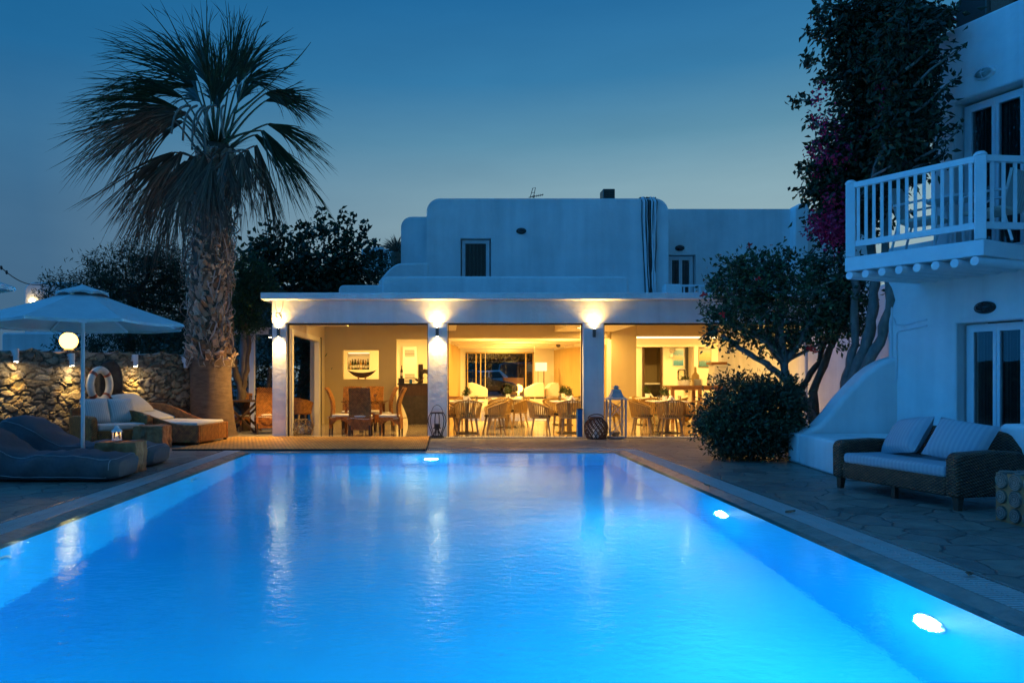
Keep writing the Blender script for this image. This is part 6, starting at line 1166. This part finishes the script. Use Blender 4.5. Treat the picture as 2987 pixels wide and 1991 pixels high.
# small palm and scrub left of the upper house
t = thing('small_palm', 'tuft of a small palm against the sky beside the upper house', 'palm tree', (GX(905,27),27,0)); trunk(t, [(GX(912,27),27,0),at(910,580,27)], .2,.18, M['barkd']); m = MB()
for i in range(150):
    a = rs.uniform(-.2,PI*.95); c = at(912,578,27); L_ = rs.uniform(.5,.85); d = Vector((math.cos(a),rs.uniform(-.6,.6),math.sin(a)*.85)).normalized(); b0 = len(m.v); s_ = d.cross(Vector((0,1,0))).normalized()*.012; e1 = c+d*L_*.6; e2 = c+d*L_+Vector((0,0,-.12)); m.v += [tuple(c-s_),tuple(c+s_),tuple(e1+s_),tuple(e1-s_),tuple(e2)]; m.f += [(b0,b0+1,b0+2,b0+3),(b0+3,b0+2,b0+4)]
m.build('fronds', M['dead'], t, fix=False)
t = thing('scrub_bush', 'low dry bush below the small palm, left of the upper house', 'bush', (GX(885,25),25,0)); trunk(t, [(GX(885,25),25,0),at(885,640,25)], .08,.05, M['barkd']); crown(t, [(880,620,40,36),(905,630,40,50),(850,640,30,30)], 25, .7, .1, M['tamarisk'], .16,.05, 14, .15, 26, .1, .5, .2)
t = thing('roadside_tree', 'dark tree beyond the driveway seen through the entrance doors', 'tree', (5,53,.36)); trunk(t, [(5,53,.36),(5,53,2)], .2,.15, M['barkd']); crown(t, [(1150,825,60,30),(1190,830,60,34),(1110,835,50,30)], 53, .7, .1, M['tamarisk'], .5,.2, 22, .35, 60, .1, .5, .1)
# hibiscus tree at the right
YH = 12.1; t = thing('hibiscus_tree', 'hibiscus tree with a dense rounded crown and grey forking trunks', 'tree', (GX(1848,11.9),11.9,0))
fk = at(1800,835,YH); trunk(t, [(GX(1852,11.9),11.9,0),at(1838,975,11.9),at(1812,900,12),fk,at(1795,770,YH),at(1790,700,YH)], .085,.05, M['bark']); trunk(t, [(GX(1870,11.95),11.95,0),at(1868,960,12),at(1840,905,12.05),at(1815,880,12.05)], .075,.055, M['bark'], 'branch'); trunk(t, [at(1812,878,12.05),at(1760,835,12.1),at(1700,800,12.1),at(1660,770,12.1)], .06,.035, M['bark'], 'branch'); trunk(t, [(GX(1880,12.5),12.5,0),at(1868,900,12.5),at(1905,800,12.5),at(1945,720,12.5)], .075,.05, M['barkd'], 'branch'); trunk(t, [(GX(1835,12.6),12.6,0),at(1835,900,12.6),at(1880,830,12.6),at(1910,740,12.6)], .06,.04, M['barkd'], 'branch')
crown(t, [(1790,775,125,30),(1800,690,165,95),(1690,690,72,80),(1905,690,70,100),(1770,620,120,40),(1680,745,60,55),(1880,620,70,45),(1730,660,100,70),(1850,740,110,70),(1955,690,45,62),(1960,640,40,32),(1945,755,40,40)], YH, .75, .1, M['hib'], .095,.05, 17, .09, 9, .15, .6, .15, fk, M['bark'], .045, extra=lambda lm: twigs(t, lm, [(1740,610,1722,570),(1760,610,1752,580),(1805,600,1820,572),(1850,600,1880,560),(1885,600,1905,570),(1690,630,1662,592),(1975,640,2000,612),(1980,700,2010,690),(1650,760,1612,775),(1700,780,1672,812),(1760,790,1745,822),(1725,620,1700,602),(1660,690,1622,650),(1640,720,1612,700),(1870,610,1862,585)], YH, None, M['bark'], .085,.045, 6))
m = MB(); 
for px, py in ((1721,566),(1616,678),(1862,800),(1872,806),(1660,720),(1740,640)):
    c = at(px,py,YH-1.0); P_ = np.array([tuple(c)]*7); m = MB(); leaves(m, P_, .07,.045, -.1); m.build('flower', M['petal'], t, fix=False)
t = thing('round_shrub', 'dense dark rounded shrub at the foot of the hibiscus tree', 'shrub', (GX(1725,11.5),11.5,0)); trunk(t, [(GX(1725,11.5),11.5,0),(GX(1725,11.5),11.5,.5)], .05,.03, M['barkd'])
crown(t, [(1722,950,112,96),(1690,990,85,62),(1775,940,75,80),(1790,1000,50,45),(1735,985,105,68)], 11.55, .75, .1, M['shrub'], .085,.034, 22, .075, 30, -.15, .7, .3, Vector((GX(1725,11.5),11.5,.3)), M['barkd'], .03)
# bougainvillea climbing the wing
YBg = 11.7; t = thing('bougainvillea', 'tall bougainvillea climbing above the balcony with magenta bracts low down', 'climbing plant', (GX(1960,11.6),11.6,0))
for pts, a, b in (([(GX(1950,11.7),11.7,0),at(1955,885,11.6),at(1985,800,11.5),at(2005,720,11.4),at(2010,640,11.5),at(1990,480,YBg)],.10,.06),([(GX(1975,11.7),11.7,0),at(1968,880,11.55),at(2020,790,11.2),at(2045,690,11.0),at(2030,600,11.2),at(2050,350,YBg)],.085,.05),([(GX(1938,11.8),11.8,0),at(1940,880,11.7),at(1962,790,11.6),at(1965,660,11.6),at(1950,560,YBg)],.07,.05),([at(1985,830,11.5),at(2030,760,11.3),at(2060,660,11.1)],.05,.04)): trunk(t, pts, a, b, M['bark'], 'trunk' if a == .10 else 'branch')
def shoots(lm):
    twigs(t, lm, [(2080,160,2150,90),(2100,200,2205,110),(2100,260,2195,180),(2100,330,2160,255),(2100,370,2205,285),(2090,300,2150,300),(2090,390,2175,345),(2110,60,2190,25),(2100,120,2165,130)], 9.75, None, M['bark'], .10,.052, 9)
    twigs(t, lm, [(1900,90,1850,68),(1880,140,1846,140),(1880,230,1814,232),(1900,300,1852,270),(1890,370,1838,385),(1880,440,1860,440),(2060,60,2090,0),(1960,50,1920,10),(1930,170,1868,190),(1905,330,1862,330),(1950,20,1880,20),(1890,60,1870,20)], YBg, None, M['bark'], .12,.062, 9)
crown(t, [(2025,80,100,90),(2005,170,100,90),(2045,250,90,100),(1990,320,95,100),(1975,430,90,110),(1925,480,60,80),(2040,370,70,60),(1960,60,70,60),(2080,100,80,70),(2040,20,90,50),(1915,400,55,60),(2085,120,55,80,-1.75),(2095,250,50,80,-1.75),(2085,350,45,60,-1.75),(2130,40,60,25,-1.6)], YBg, .7, .1, M['boug'], .13,.065, 14, .12, 19, .6, .5, .2, at(1990,480,YBg), M['bark'], .04, extra=shoots)
m = MB()
for px,py,rx,ry,nc in ((1905,505,45,50,26),(1890,530,34,30,20),(1925,540,34,26,14),(1915,460,34,40,12),(1890,260,36,60,9),(1885,370,32,50,10),(1990,250,50,60,5),(2180,35,50,14,10),(1940,330,50,60,6)):
    y_ = YBg-.35; k = y_/F; P_, o_, _ = clump_points((GX(px,y_),y_,GZ(py,y_)), (rx*k,.25,ry*k), nc, 13, .06, .2); leaves(m, P_, .06,.05, .1, o_*.3)
m.build('bracts', M['bract'], t, fix=False)
# a few dry leaves blown onto the right hand coping
for k,(x,y,lab) in enumerate(((3.30,6.9,'dry brown leaf on the right grating, beside the lit middle pool light'),(3.12,8.6,'dry brown leaf on the right coping, opposite the round shrub'),(3.42,4.7,'dry brown leaf on the right grating, nearest the camera'))):
    m = MB(); m.sheet(lambda u,v: (x+.10*(u-.5)*math.cos(k*2)+.05*(v-.5)*math.sin(PI*u)*math.sin(k*2), y+.10*(u-.5)*math.sin(k*2)-.05*(v-.5)*math.sin(PI*u)*math.cos(k*2), .012+.018*(2*v-1)**2+.012*u*u), 8, 4); tag(m.build('fallen_leaf', M['dead'], loc=(x,y,.01), smooth=True), lab, 'leaf')
# ------------------------------------------------------------------ interior lights
def downlight(x, y, z, label, energy, size=.09, col=(1,.60,.155)):
    t = thing('ceiling_downlight', label, 'ceiling light', (x,y,z), 'round downlights in the pavilion ceilings')
    b = MB(); b.lathe([(size,0),(size+.02,0),(size+.02,-.012),(size,-.012)], 20, (x,y,z), caps=False); b.build('trim_ring', M['ceramic'], t, smooth=True)
    b = MB(); b.lathe([(.001,-.006),(size,-.006)], 20, (x,y,z), caps=False); b.build('diffuser', M['warm'], t)
    light('lamp_glow', 'AREA', (x,y,z-.03), energy, col, t, shape='DISK', size=size*2)
LI = 2.4
for i,(x,y,z,e,lab) in enumerate([(3.75,20.2,2.728,26,'lit downlight in the dropped soffit, nearer the pool'),(4.5,21.5,2.728,26,'lit downlight in the dropped soffit, nearer the lounge'),
    (1.6,18.6,2.958,30,'round downlight in the ceiling over the table by the second pillar'),(-2.0,18.4,2.958,12,'round downlight in the ceiling over the wicker chairs'),(6.2,18.6,2.958,36,'round downlight in the ceiling over the table by the white lantern'),
    (.9,16.47,2.958,36,'round downlight close behind the lintel of the middle bay, at left'),(2.3,16.47,2.958,36,'round downlight close behind the lintel of the middle bay, at right'),(5.0,16.47,2.958,36,'round downlight close behind the lintel of the right bay'),(-1.7,16.47,2.958,30,'round downlight close behind the lintel over the wicker chairs'),
    (1.6,24.6,2.998,62,'round downlight between the first two lounge beams at left'),(4.0,24.6,2.998,62,'round downlight between the first two lounge beams at right'),(2.8,27,2.998,80,'round downlight between the second and third lounge beams'),(2.8,29.4,2.998,88,'round downlight between the third and fourth lounge beams'),(2.8,32,2.998,92,'round downlight over the white armchairs'),(2.8,34.8,2.998,88,'round downlight just inside the lounge entrance'),
    (6.8,23.9,2.898,58,'round downlight in the buffet ceiling by the dark framed door'),(9.4,23.9,2.898,62,'round downlight in the buffet ceiling over the second picture'),(-2.4,22.6,2.698,24,'round downlight over the bar hatch'),(-.9,22.6,2.698,30,'round downlight over the bar counter')]):
    downlight(x, y, z, lab, e*LI)
cv = thing('cove_light', 'long glowing cove strip along the top of the buffet opening', 'cove light', (7.4,22.5,2.6)); m = MB(); m.box(5.9,8.6,22.14,22.3,2.60,2.63); m.build('channel', M['bright'], cv); m = MB(); m.box(5.9,8.6,22.33,22.36,2.55,2.60); m.build('strip', M['cove'], cv)
# ------------------------------------------------------------------ sky at dusk
W = bpy.data.worlds.new('World'); S.world = W; W.use_nodes = True; nt = W.node_tree; L = nt.links
bg = nt.nodes['Background']; tc = N(nt, 'ShaderNodeTexCoord'); sp = N(nt, 'ShaderNodeSeparateXYZ'); L.new(tc.outputs['Generated'], sp.inputs[0])
def lin(r,g,b): return tuple(((c/255)/12.92 if c/255 <= .04045 else ((c/255+.055)/1.055)**2.4) for c in (r,g,b))
glow = ramp(nt, [(0, lin(160,180,178)), (.20, lin(146,175,184)), (.25, lin(132,168,182)), (.31, lin(96,148,174)), (.38, lin(58,126,170)), (.48, lin(34,106,160)), (.7, (.025,.20,.54)), (1, (.03,.20,.58))])
away = ramp(nt, [(0, lin(74,104,130)), (.20, lin(66,108,142)), (.29, lin(58,112,152)), (.38, lin(34,104,154)), (.48, lin(20,94,146)), (.7, (.025,.20,.54)), (1, (.03,.20,.58))])
L.new(sp.outputs[2], glow.inputs[0]); L.new(sp.outputs[2], away.inputs[0])
dp = N(nt, 'ShaderNodeVectorMath', operation='DOT_PRODUCT'); L.new(tc.outputs['Generated'], dp.inputs[0]); dp.inputs[1].default_value = Vector((.46,.86,.22)).normalized()
fr = N(nt, 'ShaderNodeMapRange'); fr.inputs[1].default_value = .55; fr.inputs[2].default_value = 1.0; L.new(dp.outputs['Value'], fr.inputs[0])
mx = N(nt, 'ShaderNodeMix', data_type='RGBA'); L.new(fr.outputs[0], mx.inputs[0]); L.new(away.outputs[0], mx.inputs[6]); L.new(glow.outputs[0], mx.inputs[7])
bk = N(nt, 'ShaderNodeMapRange'); bk.inputs[1].default_value = .25; bk.inputs[2].default_value = -.35; L.new(dp.outputs['Value'], bk.inputs[0])
m3 = N(nt, 'ShaderNodeMix', data_type='RGBA'); L.new(bk.outputs[0], m3.inputs[0]); L.new(mx.outputs[2], m3.inputs[6]); m3.inputs[7].default_value = (.03,.125,.245,1)
d2 = N(nt, 'ShaderNodeVectorMath', operation='DOT_PRODUCT'); L.new(tc.outputs['Generated'], d2.inputs[0]); d2.inputs[1].default_value = Vector((-.95,-.2,.4)).normalized()
b2 = N(nt, 'ShaderNodeMapRange'); b2.inputs[1].default_value = .5; b2.inputs[2].default_value = .95; L.new(d2.outputs['Value'], b2.inputs[0])
m4 = N(nt, 'ShaderNodeMix', data_type='RGBA'); L.new(b2.outputs[0], m4.inputs[0]); L.new(m3.outputs[2], m4.inputs[6]); m4.inputs[7].default_value = (.035,.45,1.35,1)  # added blue glow outside the view that brightens the hotel wing
cm = N(nt, 'ShaderNodeMapping'); cm.inputs['Scale'].default_value = (3,3,14); L.new(tc.outputs['Generated'], cm.inputs[0]); cn = N(nt, 'ShaderNodeTexNoise', Scale=1.3, Detail=6, Roughness=.6); L.new(cm.outputs[0], cn.inputs['Vector'])
cr = ramp(nt, [(.3, (.95,.955,.96)), (.7, (1.04,1.035,1.03))]); L.new(cn.outputs[0], cr.inputs[0]); m5 = N(nt, 'ShaderNodeMix', data_type='RGBA', blend_type='MULTIPLY'); m5.inputs[0].default_value = 1; L.new(m4.outputs[2], m5.inputs[6]); L.new(cr.outputs[0], m5.inputs[7])
L.new(m5.outputs[2], bg.inputs[0]); bg.inputs[1].default_value = 1.0
for o in S.objects:
    if o.type == 'LIGHT': o.visible_glossy = False      # the lenses and diffusers are the bodies one sees mirrored
# ------------------------------------------------------------------ camera
cd = bpy.data.cameras.new('camera'); cam = bpy.data.objects.new('camera', cd); COL.objects.link(cam); S.camera = cam
cam.location = (0,0,H); cam.rotation_euler = (R(90),0,0); cd.sensor_fit = 'HORIZONTAL'; cd.sensor_width = 36; cd.lens = F/2352*36
cd.shift_x = (1176-PX)/2352; cd.shift_y = (PY-784)/2352; cd.clip_end = 2000; cd.clip_start = .05
S.view_settings.view_transform = 'Standard'; S.view_settings.look = 'None'; S.view_settings.exposure = 0; S.view_settings.gamma = 1
S.render.engine = 'CYCLES'; c = S.cycles; c.use_denoising = True; c.max_bounces = 10; c.diffuse_bounces = 4; c.glossy_bounces = 4; c.transmission_bounces = 8; c.transparent_max_bounces = 16
c.sample_clamp_indirect = 6; c.caustics_refractive = True; c.caustics_reflective = False; c.blur_glossy = .6; c.use_adaptive_sampling = True; c.adaptive_threshold = .02
